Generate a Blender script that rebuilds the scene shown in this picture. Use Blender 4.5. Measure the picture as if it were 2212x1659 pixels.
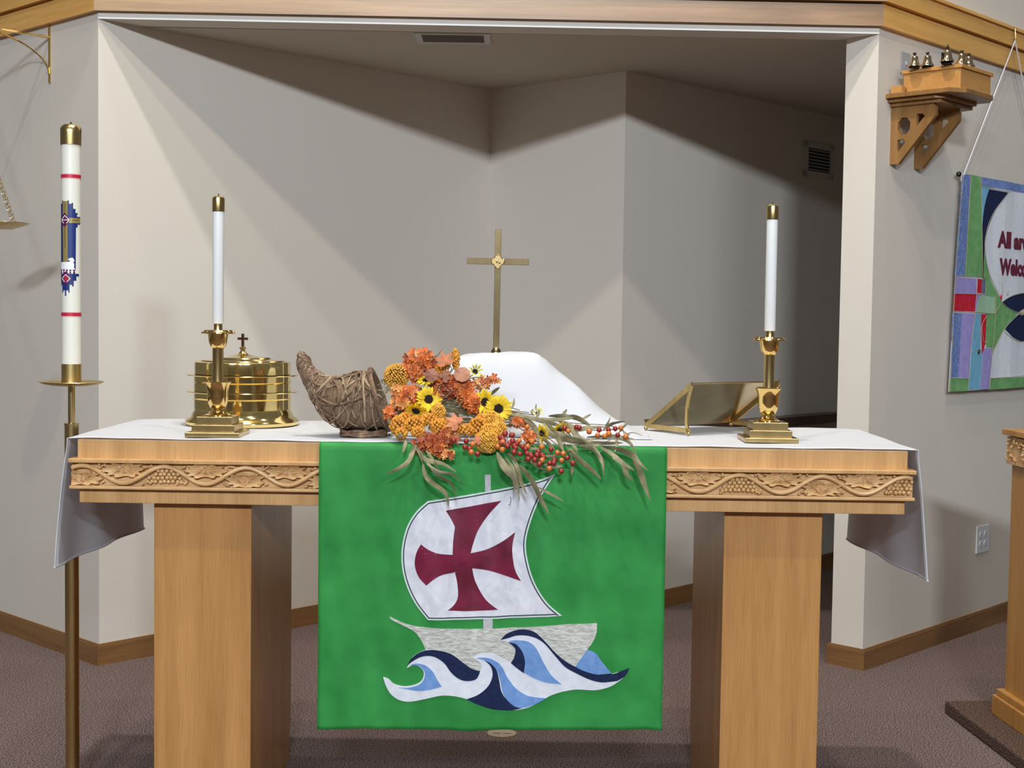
import bpy, bmesh, math, random
from mathutils import Vector, Matrix
from mathutils.geometry import tessellate_polygon
random.seed(7)
scn = bpy.context.scene
for o in list(bpy.data.objects): bpy.data.objects.remove(o)
COL = scn.collection

# ------------------------------------------------------------ camera
F_PX, PITCH, ROLL, CAM_H = 2965.5, -0.05, 0.0136, 1.3194
cp, sp, cr, sr = math.cos(PITCH), math.sin(PITCH), math.cos(ROLL), math.sin(ROLL)
FWD = Vector((0, cp, sp)); UP0 = Vector((0, -sp, cp)); X0 = Vector((1, 0, 0))
RGT = cr*X0 + sr*UP0; UPV = -sr*X0 + cr*UP0
CAM = Vector((0, 0, CAM_H))
cd = bpy.data.cameras.new('camera'); cam = bpy.data.objects.new('camera', cd); COL.objects.link(cam)
cd.sensor_width = 36; cd.sensor_fit = 'HORIZONTAL'; cd.lens = F_PX/2212*36; cd.clip_start = .05
m = Matrix.Identity(4)
for i in range(3):
    m[i][0] = RGT[i]; m[i][1] = UPV[i]; m[i][2] = -FWD[i]; m[i][3] = CAM[i]
cam.matrix_world = m
scn.camera = cam

# ------------------------------------------------------------ light and exposure
scn.view_settings.view_transform = 'Standard'; scn.view_settings.look = 'None'
scn.view_settings.gamma = 1; scn.view_settings.exposure = 0.0; scn.view_settings.use_curve_mapping = False
w = bpy.data.worlds.new('world'); scn.world = w; w.use_nodes = True
w.node_tree.nodes['Background'].inputs[0].default_value = (1, .97, .93, 1)
w.node_tree.nodes['Background'].inputs[1].default_value = .13
VC = (1, .97, .93)
def spot(x, y, z, tx, ty, tz, power, size=60, rad=.09, col=(1, .945, .80), blend=.3):
    l = bpy.data.lights.new('spotlight', 'SPOT'); l.energy = power; l.spot_size = math.radians(size)
    l.spot_blend = blend; l.shadow_soft_size = rad; l.color = col
    o = bpy.data.objects.new('spotlight', l); COL.objects.link(o); o.location = (x, y, z)
    o.rotation_euler = (Vector((tx, ty, tz))-Vector((x, y, z))).to_track_quat('-Z', 'Y').to_euler()
def area(x, y, z, tx, ty, tz, power, sx, sy, col=(1, 1, 1)):
    l = bpy.data.lights.new('ceiling_lamp', 'AREA'); l.energy = power; l.shape = 'RECTANGLE'; l.size = sx; l.size_y = sy; l.color = col
    o = bpy.data.objects.new('ceiling_lamp', l); COL.objects.link(o); o.location = (x, y, z)
    o.rotation_euler = (Vector((tx, ty, tz))-Vector((x, y, z))).to_track_quat('-Z', 'Y').to_euler()
# rows of ceiling spots above the chancel, then the far nave lights
for x in (-1.4, 1.3): spot(x, 1.0, 6.5, x*.3, 4.6, 1.0, 240, 62)
for x in (-.7, 1.1): spot(x, 2.25, 6.5, x*.8, 4.2, 1.0, 115, 70)
for x in (-.2, ): spot(x, 3.25, 6.5, x, 3.9, 0, 600, 75, col=VC)
for x in (-1.6, 0.1, 1.9): spot(x, 4.33, 6.5, x, 4.5, 0, 85, 60, col=VC)
for x, pw_, wd_ in ((-3.4, 290, 2.6), (0.15, 640, .9), (3.7, 290, 2.6)): area(x, -8, 5.3, 0, 5, 1.3, pw_, wd_, .5, (.915, 1.0, 1.10))

# ------------------------------------------------------------ frames
YW, YA = .0256, -.0091
def rotz(a): return Matrix.Rotation(a, 4, 'Z')
e1 = Vector((math.cos(YW+math.pi/4), math.sin(YW+math.pi/4), 0))
e2 = Vector((math.cos(YW-math.pi/4), math.sin(YW-math.pi/4), 0))
A = Vector((-1.5208, 5.0442, 0)); B = A+2.0365*e1; C = B+.8147*e2
E = Vector((1.3373, 5.1262, 0)); D = E-.1343*e2
H = 2.3746; BB = .08
T0 = Vector((-1.0757, 3.3918, 0))
FA = Matrix.Translation(T0) @ rotz(YA)                  # altar: x along its front, y into depth
FR = Matrix.Translation(E) @ rotz(YW+math.pi/4)         # right outer wall, y into the wall
FL = Matrix.Translation(A) @ rotz(YW-math.pi/4)         # left outer wall
FAB = Matrix.Translation(A) @ rotz(YW+math.pi/4)
FC = Matrix.Translation(C) @ rotz(YW+math.pi/4)
IDM = Matrix.Identity(4)
def ray(u, v): return FWD + RGT*(u-1106)/F_PX - UPV*(v-829.5)/F_PX
def on(fr, u, v, y=0.0):
    """measured photo point -> local (x, z) on the vertical plane at local depth y of frame fr"""
    n = fr.to_3x3() @ Vector((0, 1, 0)); p0 = fr @ Vector((0, y, 0))
    d = ray(u, v); p = CAM + d*((p0-CAM).dot(n)/d.dot(n))
    return fr.inverted() @ p
def onz(fr, u, v, z):
    d = ray(u, v); p = CAM + d*((z-CAM_H)/d.z)
    return fr.inverted() @ p

# ------------------------------------------------------------ materials
def mat(name, col, rough=.5, metal=0., spec=.5, sheen=0., sss=0.):
    m = bpy.data.materials.new(name); m.use_nodes = True
    b = m.node_tree.nodes['Principled BSDF']
    b.inputs['Base Color'].default_value = (*col, 1); b.inputs['Roughness'].default_value = rough
    b.inputs['Metallic'].default_value = metal; b.inputs['Specular IOR Level'].default_value = spec
    if sheen: b.inputs['Sheen Weight'].default_value = sheen
    if sss:
        b.inputs['Subsurface Weight'].default_value = sss; b.inputs['Subsurface Radius'].default_value = (.01, .008, .006)
    return m
def nodes(m): return m.node_tree.nodes, m.node_tree.links, m.node_tree.nodes['Principled BSDF']
def noise_mat(name, c1, c2, scale, rough=.6, stretch=(1, 1, 1), bump=0., bdist=.002, detail=4, lo=.35, hi=.65, metal=0., obj=True, spec=.5, distort=0., c3=None):
    m = mat(name, c1, rough, metal, spec); N, L, b = nodes(m)
    tc = N.new('ShaderNodeTexCoord'); mp = N.new('ShaderNodeMapping'); mp.inputs['Scale'].default_value = stretch
    nz = N.new('ShaderNodeTexNoise'); nz.inputs['Scale'].default_value = scale; nz.inputs['Detail'].default_value = detail
    nz.inputs['Distortion'].default_value = distort
    cr_ = N.new('ShaderNodeValToRGB'); cr_.color_ramp.elements[0].position = lo; cr_.color_ramp.elements[1].position = hi
    cr_.color_ramp.elements[0].color = (*c1, 1); cr_.color_ramp.elements[1].color = (*c2, 1)
    if c3:
        e = cr_.color_ramp.elements.new(hi+.12); e.color = (*c3, 1)
    L.new(tc.outputs['Object'], mp.inputs[0]); L.new(mp.outputs[0], nz.inputs[0]); L.new(nz.outputs[0], cr_.inputs[0])
    L.new(cr_.outputs[0], b.inputs['Base Color'])
    if bump:
        bp = N.new('ShaderNodeBump'); bp.inputs['Strength'].default_value = bump; bp.inputs['Distance'].default_value = bdist
        L.new(nz.outputs[0], bp.inputs['Height']); L.new(bp.outputs[0], b.inputs['Normal'])
    return m
def oak(name, c1, c2, axis, rough=.38, spec=.5):
    """oak with long grain along axis, plus fine pores"""
    m = mat(name, c1, rough, 0, spec); N, L, b = nodes(m)
    tc = N.new('ShaderNodeTexCoord')
    def br(sc, big, lo, hi, dist):
        s = [big, big, big]; s['xyz'.index(axis)] = sc
        mp = N.new('ShaderNodeMapping'); mp.inputs['Scale'].default_value = s
        nz = N.new('ShaderNodeTexNoise'); nz.inputs['Scale'].default_value = 1; nz.inputs['Detail'].default_value = 5
        nz.inputs['Distortion'].default_value = dist
        L.new(tc.outputs['Object'], mp.inputs[0]); L.new(mp.outputs[0], nz.inputs[0])
        r = N.new('ShaderNodeMapRange'); r.inputs[1].default_value = lo; r.inputs[2].default_value = hi
        L.new(nz.outputs[0], r.inputs[0]); return r.outputs[0]
    a = br(1.2, 22, .3, .7, .6); c = br(9, 420, .45, .7, 0)
    mx = N.new('ShaderNodeMixRGB'); mx.inputs[1].default_value = (*c1, 1); mx.inputs[2].default_value = (*c2, 1)
    L.new(a, mx.inputs[0])
    m2 = N.new('ShaderNodeMixRGB'); m2.blend_type = 'MULTIPLY'; m2.inputs[2].default_value = (.72, .66, .6, 1)
    sc = N.new('ShaderNodeMath'); sc.operation = 'MULTIPLY'; sc.inputs[1].default_value = .55
    L.new(c, sc.inputs[0]); L.new(sc.outputs[0], m2.inputs[0]); L.new(mx.outputs[0], m2.inputs[1]); L.new(m2.outputs[0], b.inputs['Base Color'])
    return m
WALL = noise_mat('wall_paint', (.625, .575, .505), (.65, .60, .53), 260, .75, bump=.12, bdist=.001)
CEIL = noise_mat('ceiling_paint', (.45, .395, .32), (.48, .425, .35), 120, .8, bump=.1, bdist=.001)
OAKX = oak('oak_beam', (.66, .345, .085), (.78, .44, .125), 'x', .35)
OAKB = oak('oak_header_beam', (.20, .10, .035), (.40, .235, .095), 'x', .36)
OAKZ = oak('oak_leg', (.41, .19, .058), (.54, .275, .09), 'z', .35)
OAKV = oak('oak_edge_band', (.50, .275, .10), (.66, .385, .155), 'z', .4)
OAKC = noise_mat('carved_oak', (.52, .295, .12), (.68, .42, .19), 18, .42, (1, 1, 3), .15, .001)
BASEO = oak('oak_baseboard', (.18, .085, .03), (.27, .14, .052), 'x', .35)
DARKO = oak('dark_wood', (.05, .028, .015), (.09, .05, .025), 'x', .3)
SHELFO = oak('oak_shelf', (.20, .095, .028), (.30, .155, .048), 'z', .4)
BOXO = oak('oak_box', (.46, .215, .06), (.56, .29, .085), 'x', .4)
LECTO = oak('oak_lectern', (.36, .165, .035), (.48, .24, .06), 'z', .4)
def carpet_mat(name, c1, c2, c3, sc=330):
    return noise_mat(name, c1, c2, sc, .95, bump=.9, bdist=.006, detail=3, lo=.40, hi=.54, spec=.1, c3=c3)
CARPET = carpet_mat('carpet', (.050, .031, .028), (.21, .150, .137), (.38, .29, .27), 230)
CARPD = carpet_mat('platform_carpet', (.035, .022, .017), (.12, .075, .058), (.19, .125, .10), 190)
BRASS = noise_mat('polished_brass', (.88, .60, .21), (.93, .66, .26), 6, .1, metal=1)
BRASSD = noise_mat('aged_brass', (.50, .36, .15), (.62, .46, .21), 25, .27, (1, 1, .2), metal=1)
BRASSP = noise_mat('pale_brass', (.95, .72, .28), (.98, .79, .36), 8, .1, metal=1)
BRASSB = noise_mat('bronze_brass', (.36, .27, .14), (.46, .36, .19), 14, .22, metal=1)
BRUSH = noise_mat('brushed_brass', (.60, .44, .17), (.72, .54, .24), 60, .33, (1, 1, .05), metal=1)
WAX = mat('candle_wax', (.82, .83, .82), .35, sss=.3)
WAX2 = mat('cream_wax', (.78, .77, .69), .35, sss=.3)
def weave(name, c1, c2, sc=900, rough=.8, bump=.25, sheen=.0):
    m = noise_mat(name, c1, c2, sc, rough, bump=bump, bdist=.0006, lo=.3, hi=.7, spec=.25); nodes(m)[2].inputs['Sheen Weight'].default_value = sheen; return m
LINEN = weave('white_linen', (.72, .73, .76), (.77, .78, .805))
_N, _L, _b = nodes(LINEN); _t = _N.new('ShaderNodeBsdfTranslucent'); _t.inputs[0].default_value = (.85, .86, .92, 1); _m = _N.new('ShaderNodeMixShader'); _m.inputs[0].default_value = .33
_L.new(_b.outputs[0], _m.inputs[1]); _L.new(_t.outputs[0], _m.inputs[2]); _L.new(_m.outputs[0], _N['Material Output'].inputs[0])
GREEN = noise_mat('green_silk', (.014, .20, .034), (.034, .295, .060), 9, .62, (1, 1, 1), .15, .001, detail=8, lo=.3, hi=.7, spec=.3)
SATIN = noise_mat('white_satin', (.62, .63, .70), (.76, .76, .82), 16, .32, (1.5, 1, 1), .35, .006, detail=6, spec=.6, distort=1.5)
PIPING = weave('piping', (.58, .66, .66), (.66, .74, .73))
DKLINE = mat('dark_braid', (.03, .05, .05), .7)
MAROON = noise_mat('maroon_satin', (.115, .004, .022), (.20, .010, .045), 10, .33, (1, 1, 1), .25, .004, detail=5, spec=.6, distort=1)
QUILT = noise_mat('quilted_fabric', (.44, .44, .40), (.62, .62, .57), 75, .8, (1, 1, 2.2), .9, .004, detail=2)
NAVY = weave('navy_cloth', (.006, .012, .05), (.012, .022, .075), 120)
SKY = weave('light_blue_cloth', (.13, .26, .56), (.19, .34, .64), 60)
WHITEC = weave('white_cotton', (.64, .67, .74), (.74, .76, .82), 60)
SILVER = weave('silver_ribbon', (.42, .42, .44), (.54, .54, .55), 200)

# ------------------------------------------------------------ mesh kit
class MB:
    def __init__(s, fr=IDM): s.v = []; s.f = []; s.fr = fr; s.sm = []
    def add(s, vs, fs, smooth=False, xf=None):
        k = len(s.v); M = s.fr @ xf if xf is not None else s.fr
        s.v += [M @ Vector(p) for p in vs]; s.f += [tuple(i+k for i in q) for q in fs]; s.sm += [smooth]*len(fs); return s
    def box(s, a, b, bev=0., xf=None):
        x0, y0, z0 = a; x1, y1, z1 = b
        bm = bmesh.new(); vs = [bm.verts.new(p) for p in ((x0,y0,z0),(x1,y0,z0),(x1,y1,z0),(x0,y1,z0),(x0,y0,z1),(x1,y0,z1),(x1,y1,z1),(x0,y1,z1))]
        for q in ((0,3,2,1),(4,5,6,7),(0,1,5,4),(1,2,6,5),(2,3,7,6),(3,0,4,7)): bm.faces.new([vs[i] for i in q])
        if bev: bmesh.ops.bevel(bm, geom=bm.edges[:], offset=bev, segments=2, affect='EDGES', profile=.6)
        return s.addbm(bm, xf)
    def addbm(s, bm, xf=None, smooth=False):
        bm.verts.index_update(); bmesh.ops.recalc_face_normals(bm, faces=bm.faces[:])
        s.add([v.co.copy() for v in bm.verts], [[v.index for v in f.verts] for f in bm.faces], smooth, xf); bm.free(); return s
    def prism(s, poly, a, b, plane='xy', bev=0., xf=None, smooth=False):
        """extrude polygon: plane xy -> z a..b ; xz -> y a..b ; yz -> x a..b"""
        def P(p, h): return {'xy': (p[0], p[1], h), 'xz': (p[0], h, p[1]), 'yz': (h, p[0], p[1])}[plane]
        bm = bmesh.new(); lo = [bm.verts.new(P(p, a)) for p in poly]; hi = [bm.verts.new(P(p, b)) for p in poly]; n = len(poly)
        f1 = bm.faces.new(lo); f2 = bm.faces.new(hi[::-1])
        for i in range(n): bm.faces.new((lo[i], hi[i], hi[(i+1) % n], lo[(i+1) % n]))
        if bev: bmesh.ops.bevel(bm, geom=[e for e in bm.edges if len(e.link_faces) == 2 and (f1 in e.link_faces or f2 in e.link_faces)], offset=bev, segments=2, affect='EDGES', profile=.6)
        bmesh.ops.triangulate(bm, faces=[f for f in bm.faces if len(f.verts) > 4])
        return s.addbm(bm, xf, smooth)
    def lathe(s, prof, seg=40, o=(0, 0, 0), xf=None):
        vs = []; fs = []; n = len(prof)
        for k in range(seg):
            a = 2*math.pi*k/seg
            for r, z in prof: vs.append((o[0]+r*math.cos(a), o[1]+r*math.sin(a), o[2]+z))
        for k in range(seg):
            for i in range(n-1):
                a, b = k*n+i, ((k+1) % seg)*n+i
                if prof[i][0] < 1e-6 and prof[i+1][0] < 1e-6: continue
                fs.append((a, b, b+1, a+1))
        return s.add(vs, fs, True, xf)
    def tube(s, pts, r, n=8, closed=False, xf=None, caps=True):
        pts = [Vector(p) for p in pts]; m_ = len(pts); rr = r if hasattr(r, '__len__') else [r]*m_
        vs = []; fs = []; up = Vector((0.123, .31, .94)).normalized(); pn = None
        for i, p in enumerate(pts):
            t = (pts[(i+1) % m_]-pts[i-1]) if closed else (pts[min(i+1, m_-1)]-pts[max(i-1, 0)])
            if t.length < 1e-9: t = Vector((0, 0, 1))
            t.normalize()
            if pn is None: pn = t.cross(up); pn = pn if pn.length > .05 else t.cross(Vector((1, 0, 0)))
            pn = (pn - t*pn.dot(t)).normalized(); b = t.cross(pn)
            for k in range(n):
                a = 2*math.pi*k/n; vs.append(p+(pn*math.cos(a)+b*math.sin(a))*rr[i])
        for i in range(m_ if closed else m_-1):
            for k in range(n):
                a = i*n+k; b_ = i*n+(k+1) % n; c_ = ((i+1) % m_)*n
                fs.append((a, b_, c_+(k+1) % n, c_+k))
        if caps and not closed: fs.append(tuple(range(n))[::-1]); fs.append(tuple((m_-1)*n+k for k in range(n)))
        return s.add(vs, fs, True, xf)
    def ball(s, c, r, seg=12, ring=8, sc=(1, 1, 1)):
        vs = [(c[0], c[1], c[2]+r*sc[2])]; fs = []
        for i in range(1, ring):
            p = math.pi*i/ring
            for k in range(seg):
                a = 2*math.pi*k/seg; vs.append((c[0]+r*sc[0]*math.sin(p)*math.cos(a), c[1]+r*sc[1]*math.sin(p)*math.sin(a), c[2]+r*sc[2]*math.cos(p)))
        vs.append((c[0], c[1], c[2]-r*sc[2])); last = len(vs)-1
        for k in range(seg):
            fs.append((0, 1+k, 1+(k+1) % seg)); fs.append((last, last-seg+(k+1) % seg, last-seg+k))
        for i in range(ring-2):
            for k in range(seg):
                a = 1+i*seg; fs.append((a+k, a+seg+k, a+seg+(k+1) % seg, a+(k+1) % seg))
        return s.add(vs, fs, True)
def chain_world(root):
    return root['_w'] if False else WORLD[root.name]
WORLD = {}
def link_mesh(name, mb, m_, parent=None, frame=None, sharp=35):
    me = bpy.data.meshes.new(name)
    W = WORLD[parent.name] if parent else (frame or IDM)
    inv = W.inverted()
    me.from_pydata([inv @ v for v in mb.v], [], mb.f)
    for p, sm in zip(me.polygons, mb.sm): p.use_smooth = sm
    me.update()
    if any(mb.sm): me.set_sharp_from_angle(angle=math.radians(sharp))
    me.materials.append(m_)
    o = bpy.data.objects.new(name, me); COL.objects.link(o)
    if parent: o.parent = parent
    else: o.matrix_world = W
    WORLD[o.name] = W
    return o
def tag(o, label=None, cat=None, group=None, kind=None):
    if label: o['label'] = label
    if cat: o['category'] = cat
    if group: o['group'] = group
    if kind: o['kind'] = kind
    return o
def thing(name, label, cat, fr, loc, group=None):
    o = bpy.data.objects.new(name, None); COL.objects.link(o); o.empty_display_size = .05
    W = fr @ Matrix.Translation(Vector(loc)); o.matrix_world = W; WORLD[o.name] = W
    return tag(o, label, cat, group)
def part(name, mb, m_, root, label=None, kind=None, sharp=35):
    return tag(link_mesh(name, mb, m_, root, sharp=sharp), label, kind=kind)
def struct(name, mb, m_, label=None, frame=None, parent=None):
    o = link_mesh(name, mb, m_, parent, frame)
    o['kind'] = 'structure'
    if label: o['label'] = label
    return o

def catmull(pts, n=6):
    """pts: (x,y) smooth or (x,y,1) corner, closed"""
    N = len(pts); out = []
    for i in range(N):
        p1, p2 = pts[i], pts[(i+1) % N]
        p0 = pts[i-1] if len(p1) < 3 else p1
        p3 = pts[(i+2) % N] if len(p2) < 3 else p2
        for k in range(n):
            t = k/n; q = []
            for j in (0, 1):
                a, b, c, d = p0[j], p1[j], p2[j], p3[j]
                q.append(.5*(2*b+(c-a)*t+(2*a-5*b+4*c-d)*t*t+(3*b-a-3*c+d)*t**3))
            out.append(tuple(q))
    return out
def curve3(pts, n=8):
    pts = [Vector(p) for p in pts]; N = len(pts); out = []
    for i in range(N-1):
        p0 = pts[max(i-1, 0)]; p1 = pts[i]; p2 = pts[i+1]; p3 = pts[min(i+2, N-1)]
        for k in range(n):
            t = k/n; out.append(.5*(2*p1+(p2-p0)*t+(2*p0-5*p1+4*p2-p3)*t*t+(3*p1-p0-3*p2+p3)*t**3))
    out.append(pts[-1]); return out
def inset(poly, d):
    N = len(poly); ar = sum(poly[i][0]*poly[(i+1) % N][1]-poly[(i+1) % N][0]*poly[i][1] for i in range(N))
    s = 1 if ar > 0 else -1; out = []
    for i in range(N):
        a = Vector(poly[i-1]); b = Vector(poly[i]); c = Vector(poly[(i+1) % N])
        d1 = (b-a).normalized(); d2 = (c-b).normalized()
        n1 = Vector((-d1.y, d1.x))*s; n2 = Vector((-d2.y, d2.x))*s; n_ = n1+n2
        if n_.length < 1e-6: n_ = n1
        n_.normalize(); out.append(tuple(b+n_*(d/max(.35, n_.dot(n1)))))
    return out
def sheet(poly, thick, f, step=.03):
    """flat piece cut from poly (local x,z), sliced on a grid and laid on surface f(x,z,h)->(x,y,z)"""
    bm = bmesh.new(); vs = [bm.verts.new((p[0], p[1], 0)) for p in poly]
    for tri in tessellate_polygon([[Vector((p[0], p[1], 0)) for p in poly]]):
        try: bm.faces.new([vs[i] for i in tri])
        except ValueError: pass
    xs = [p[0] for p in poly]; ys = [p[1] for p in poly]
    for ax, lo, hi in ((0, min(xs), max(xs)), (1, min(ys), max(ys))):
        k = math.floor(lo/step)+1
        while k*step < hi:
            co = [0, 0, 0]; no = [0, 0, 0]; co[ax] = k*step; no[ax] = 1
            bmesh.ops.bisect_plane(bm, geom=bm.verts[:]+bm.edges[:]+bm.faces[:], plane_co=co, plane_no=no, dist=1e-6); k += 1
    bmesh.ops.remove_doubles(bm, verts=bm.verts[:], dist=1e-5)
    top = [v.co.copy() for v in bm.verts]; bm.verts.index_update()
    fs = [[v.index for v in q.verts] for q in bm.faces]
    bd = [(e.verts[0].index, e.verts[1].index) for e in bm.edges if len(e.link_faces) == 1]; n = len(top); bm.free()
    V = [f(p.x, p.y, thick) for p in top]+[f(p.x, p.y, 0) for p in top]
    return V, fs+[(a, b, b+n, a+n) for a, b in bd]

# ------------------------------------------------------------ room shell
def xy(p): return (p.x, p.y)
def wall(name, poly, z0, z1, m_=WALL, label=None):
    return struct(name, MB().prism([xy(p) for p in poly], z0, z1), m_, label)
t = .12; mi = t*(e1-e2)
struct('floor', MB().box((-7, -10.5, -.06), (8, 9.5, 0)), CARPET, 'mauve brown speckled carpet under the altar')
wall('wall_left', [A-4.2*e2, A, A+mi, A-4.2*e2+t*e1], 0, 3.7)
wall('wall_niche_left', [A, B, B+mi, A+mi], 0, H)
wall('wall_niche_middle', [B, C, C+mi, B+mi], 0, H)
wall('wall_niche_right', [C, C+3.2*e1, C+3.2*e1-t*e2, C+mi], 0, H)
wall('wall_right', [D, E, E+5*e1, D+5*e1], 0, H)
hd = (E-A).normalized(); hn = Vector((-hd.y, hd.x, 0))
wall('wall_header', [A, E, E+hn*.12, A+hn*.12], H, 3.7)
wall('wall_right_upper', [E, E+5*e1, E+5*e1-.134*e2, E+.12*hn], H, 3.7)
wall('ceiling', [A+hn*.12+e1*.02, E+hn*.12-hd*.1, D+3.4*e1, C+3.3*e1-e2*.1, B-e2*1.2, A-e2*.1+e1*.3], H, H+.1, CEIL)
wall('wall_rear', [Vector((-7, -10.4, 0)), Vector((8, -10.4, 0)), Vector((8, -10.2, 0)), Vector((-7, -10.2, 0))], 0, 3.4)
_b = MB().prism([xy(A-hn*.0025), xy(E-hn*.0025), xy(E), xy(A)], H, H+.006); struct('trim_4', _b, mat('white_bead', (.80, .80, .79), .5), 'pale corner bead along the niche opening')
# oak beams, two tiers, mitred
def offpath(pts, d, side):
    out = []
    for i, p in enumerate(pts):
        ds = []
        if i > 0: ds.append((pts[i]-pts[i-1]).normalized())
        if i < len(pts)-1: ds.append((pts[i+1]-pts[i]).normalized())
        ns = [Vector((q.y, -q.x, 0))*side for q in ds]; n_ = sum(ns, Vector()); n_.normalize()
        out.append(p+n_*(d/n_.dot(ns[0])))
    return out
bp = [A-4.2*e2, A, E, E+5*e1]
tiers = [(.022, 2.400, 2.478), (.012, 2.478, 2.486), (.038, 2.486, 2.55), (.05, 2.55, 2.562)]
for k in range(3):
    b0, b1 = bp[k], bp[k+1]; fr = Matrix.Translation(b0) @ rotz(math.atan2((b1-b0).y, (b1-b0).x))
    bm_ = MB()
    for off, z0, z1 in tiers:
        op = offpath(bp, off, 1); ip = offpath(bp, -.0, 1)
        bm_.prism([xy(op[k]), xy(op[k+1]), xy(ip[k+1]), xy(ip[k])], z0, z1)
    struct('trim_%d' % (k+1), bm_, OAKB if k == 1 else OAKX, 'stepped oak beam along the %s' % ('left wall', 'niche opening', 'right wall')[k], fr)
def baseb(name, pts, k, kk=None):
    op = offpath(pts, .013, 1); o2 = offpath(pts, .008, 1); b0, b1 = pts[k], pts[k+1]
    fr = Matrix.Translation(b0) @ rotz(math.atan2((b1-b0).y, (b1-b0).x))
    mb = MB().prism([xy(op[k]), xy(op[k+1]), xy(pts[k+1]), xy(pts[k])], 0, BB-.006)
    mb.prism([xy(o2[k]), xy(o2[k+1]), xy(pts[k+1]), xy(pts[k])], BB-.006, BB)
    struct(name, mb, BASEO, None, fr)
lp = [A-4.2*e2, A, B, C, C+3.2*e1]; rp = [D+4*e1, D, E, E+5*e1]
for k, nm in enumerate(('left', 'niche_left', 'niche_middle', 'niche_right')): baseb('baseboard_'+nm, lp, k)
for k, nm in enumerate(('stub_inner', 'stub_end', 'right')): baseb('baseboard_'+nm, rp, k)
# dark ledge on the right niche wall
q0 = on(FC, 1350, 903, -.1); zl = .872
tag(link_mesh('wall_ledge', MB(FC).box((-.02, -.1, .79), (1.75, -.001, .835), .003), DARKO, None, FC), 'thin dark wooden ledge along the right niche wall, just above the altar top', 'ledge')

# ------------------------------------------------------------ altar
SW, SD = 2.055, .66
altar = thing('altar', 'light oak altar table with carved grapevine band and two square pedestals', 'altar', FA, (SW/2, .3, 0))
part('tabletop', MB(FA).box((0, 0, .947), (SW, SD, .9985), .003), OAKV, altar)
part('moulding', MB(FA).box((-.016, -.024, .942), (SW+.016, SD+.02, .952), .002), OAKV, altar)
FX0, FX1, FZ0, FZ1 = -.012, SW+.012, .877, .942
part('frieze_board', MB(FA).box((FX0, -.006, FZ0), (FX1, SD+.012, FZ1), .002), OAKC, altar)
part('lower_rail', MB(FA).box((.004, .003, .84), (SW-.004, SD-.003, .877), .002), OAKV, altar)
part('frieze_lip', MB(FA).box((FX0-.002, -.022, FZ0), (FX1+.002, -.010, FZ0+.008), .002), OAKC, altar)
# carved relief
per = .2027; x00 = .22; zc = (FZ0+FZ1)/2+.004; am = .021
def vine_z(x): return zc+am*math.cos(2*math.pi*(x-x00)/per)
for xa, xb in ((FX0+.004, .63), (1.43, FX1-.004)):
    pts = []; x = xa
    while x < xb: pts.append((x, -.016+.003*math.sin(2*math.pi*(x-x00)/per*1), vine_z(x))); x += .006
    part('carved_vine', MB(FA).tube(pts, .0056, 8), OAKC, altar)
def carved_leaf(cx, zb, up, wd, seed):
    """lobed leaf relief; up=+1 grows up from zb"""
    rnd = random.Random(seed); vs = []; fs = []; lob = 5; n = 60
    hgt = .030; cz = zb+up*hgt*.42
    ring = []
    for i in range(n):
        a = 2*math.pi*i/n
        r = 1+.16*math.cos(lob*2*a+seed)+.05*math.cos(3*a+seed*2)
        ring.append((wd*.5*r*math.copysign(abs(math.cos(a))**.75, math.cos(a)), hgt*.56*r*math.copysign(abs(math.sin(a))**.75, math.sin(a))))
    vs.append((cx, -.0135, cz))
    levels = ((.28, -.0135), (.55, -.0115), (.8, -.0165), (.93, -.0185), (1.0, -.0165), (1.03, -.0055))
    for li, (s_, y_) in enumerate(levels):
        for i, (dx, dz) in enumerate(ring):
            a = 2*math.pi*i/n
            rip = .0022*math.cos(lob*a*2+seed) if 0 < li < 4 else 0
            X = cx+dx*s_; Z = cz+dz*s_
            Z = min(max(Z, FZ0+.009), FZ1-.001); X = min(max(X, FX0+.002), FX1-.002)
            vs.append((X, y_-rip, Z))
    for i in range(n): fs.append((0, 1+i, 1+(i+1) % n))
    for l in range(len(levels)-1):
        for i in range(n):
            a = 1+l*n+i; b = 1+l*n+(i+1) % n; fs.append((a, a+n, b+n, b))
    mb = MB(FA); mb.add(vs, fs, True)
    for k in (-1, 0, 1): mb.tube([(cx, -.0155, cz-up*hgt*.4), (cx+k*wd*.12, -.0165, cz), (cx+k*wd*.27, -.016, cz+up*hgt*.3)], .0011, 5)
    return mb
def grapes(cx, zt, wd, seed):
    rnd = random.Random(seed); mb = MB(FA)
    rows = 5
    for r_ in range(rows):
        z = zt-.009*r_; half = (.022+.0105*r_)*wd; n = max(2, int(half*2/.0098))
        for i in range(n):
            x = cx-half+(i+.5+.5*(r_ % 2))*2*half/n+rnd.uniform(-.0012, .0012)
            if not (FX0+.003 < x < FX1-.003): continue
            if z+.004 > vine_z(x)-.004 or z < FZ0+.011: continue
            mb.ball((x, -.0115, z+rnd.uniform(-.001, .001)), .0056, 8, 6)
    return mb
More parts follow.
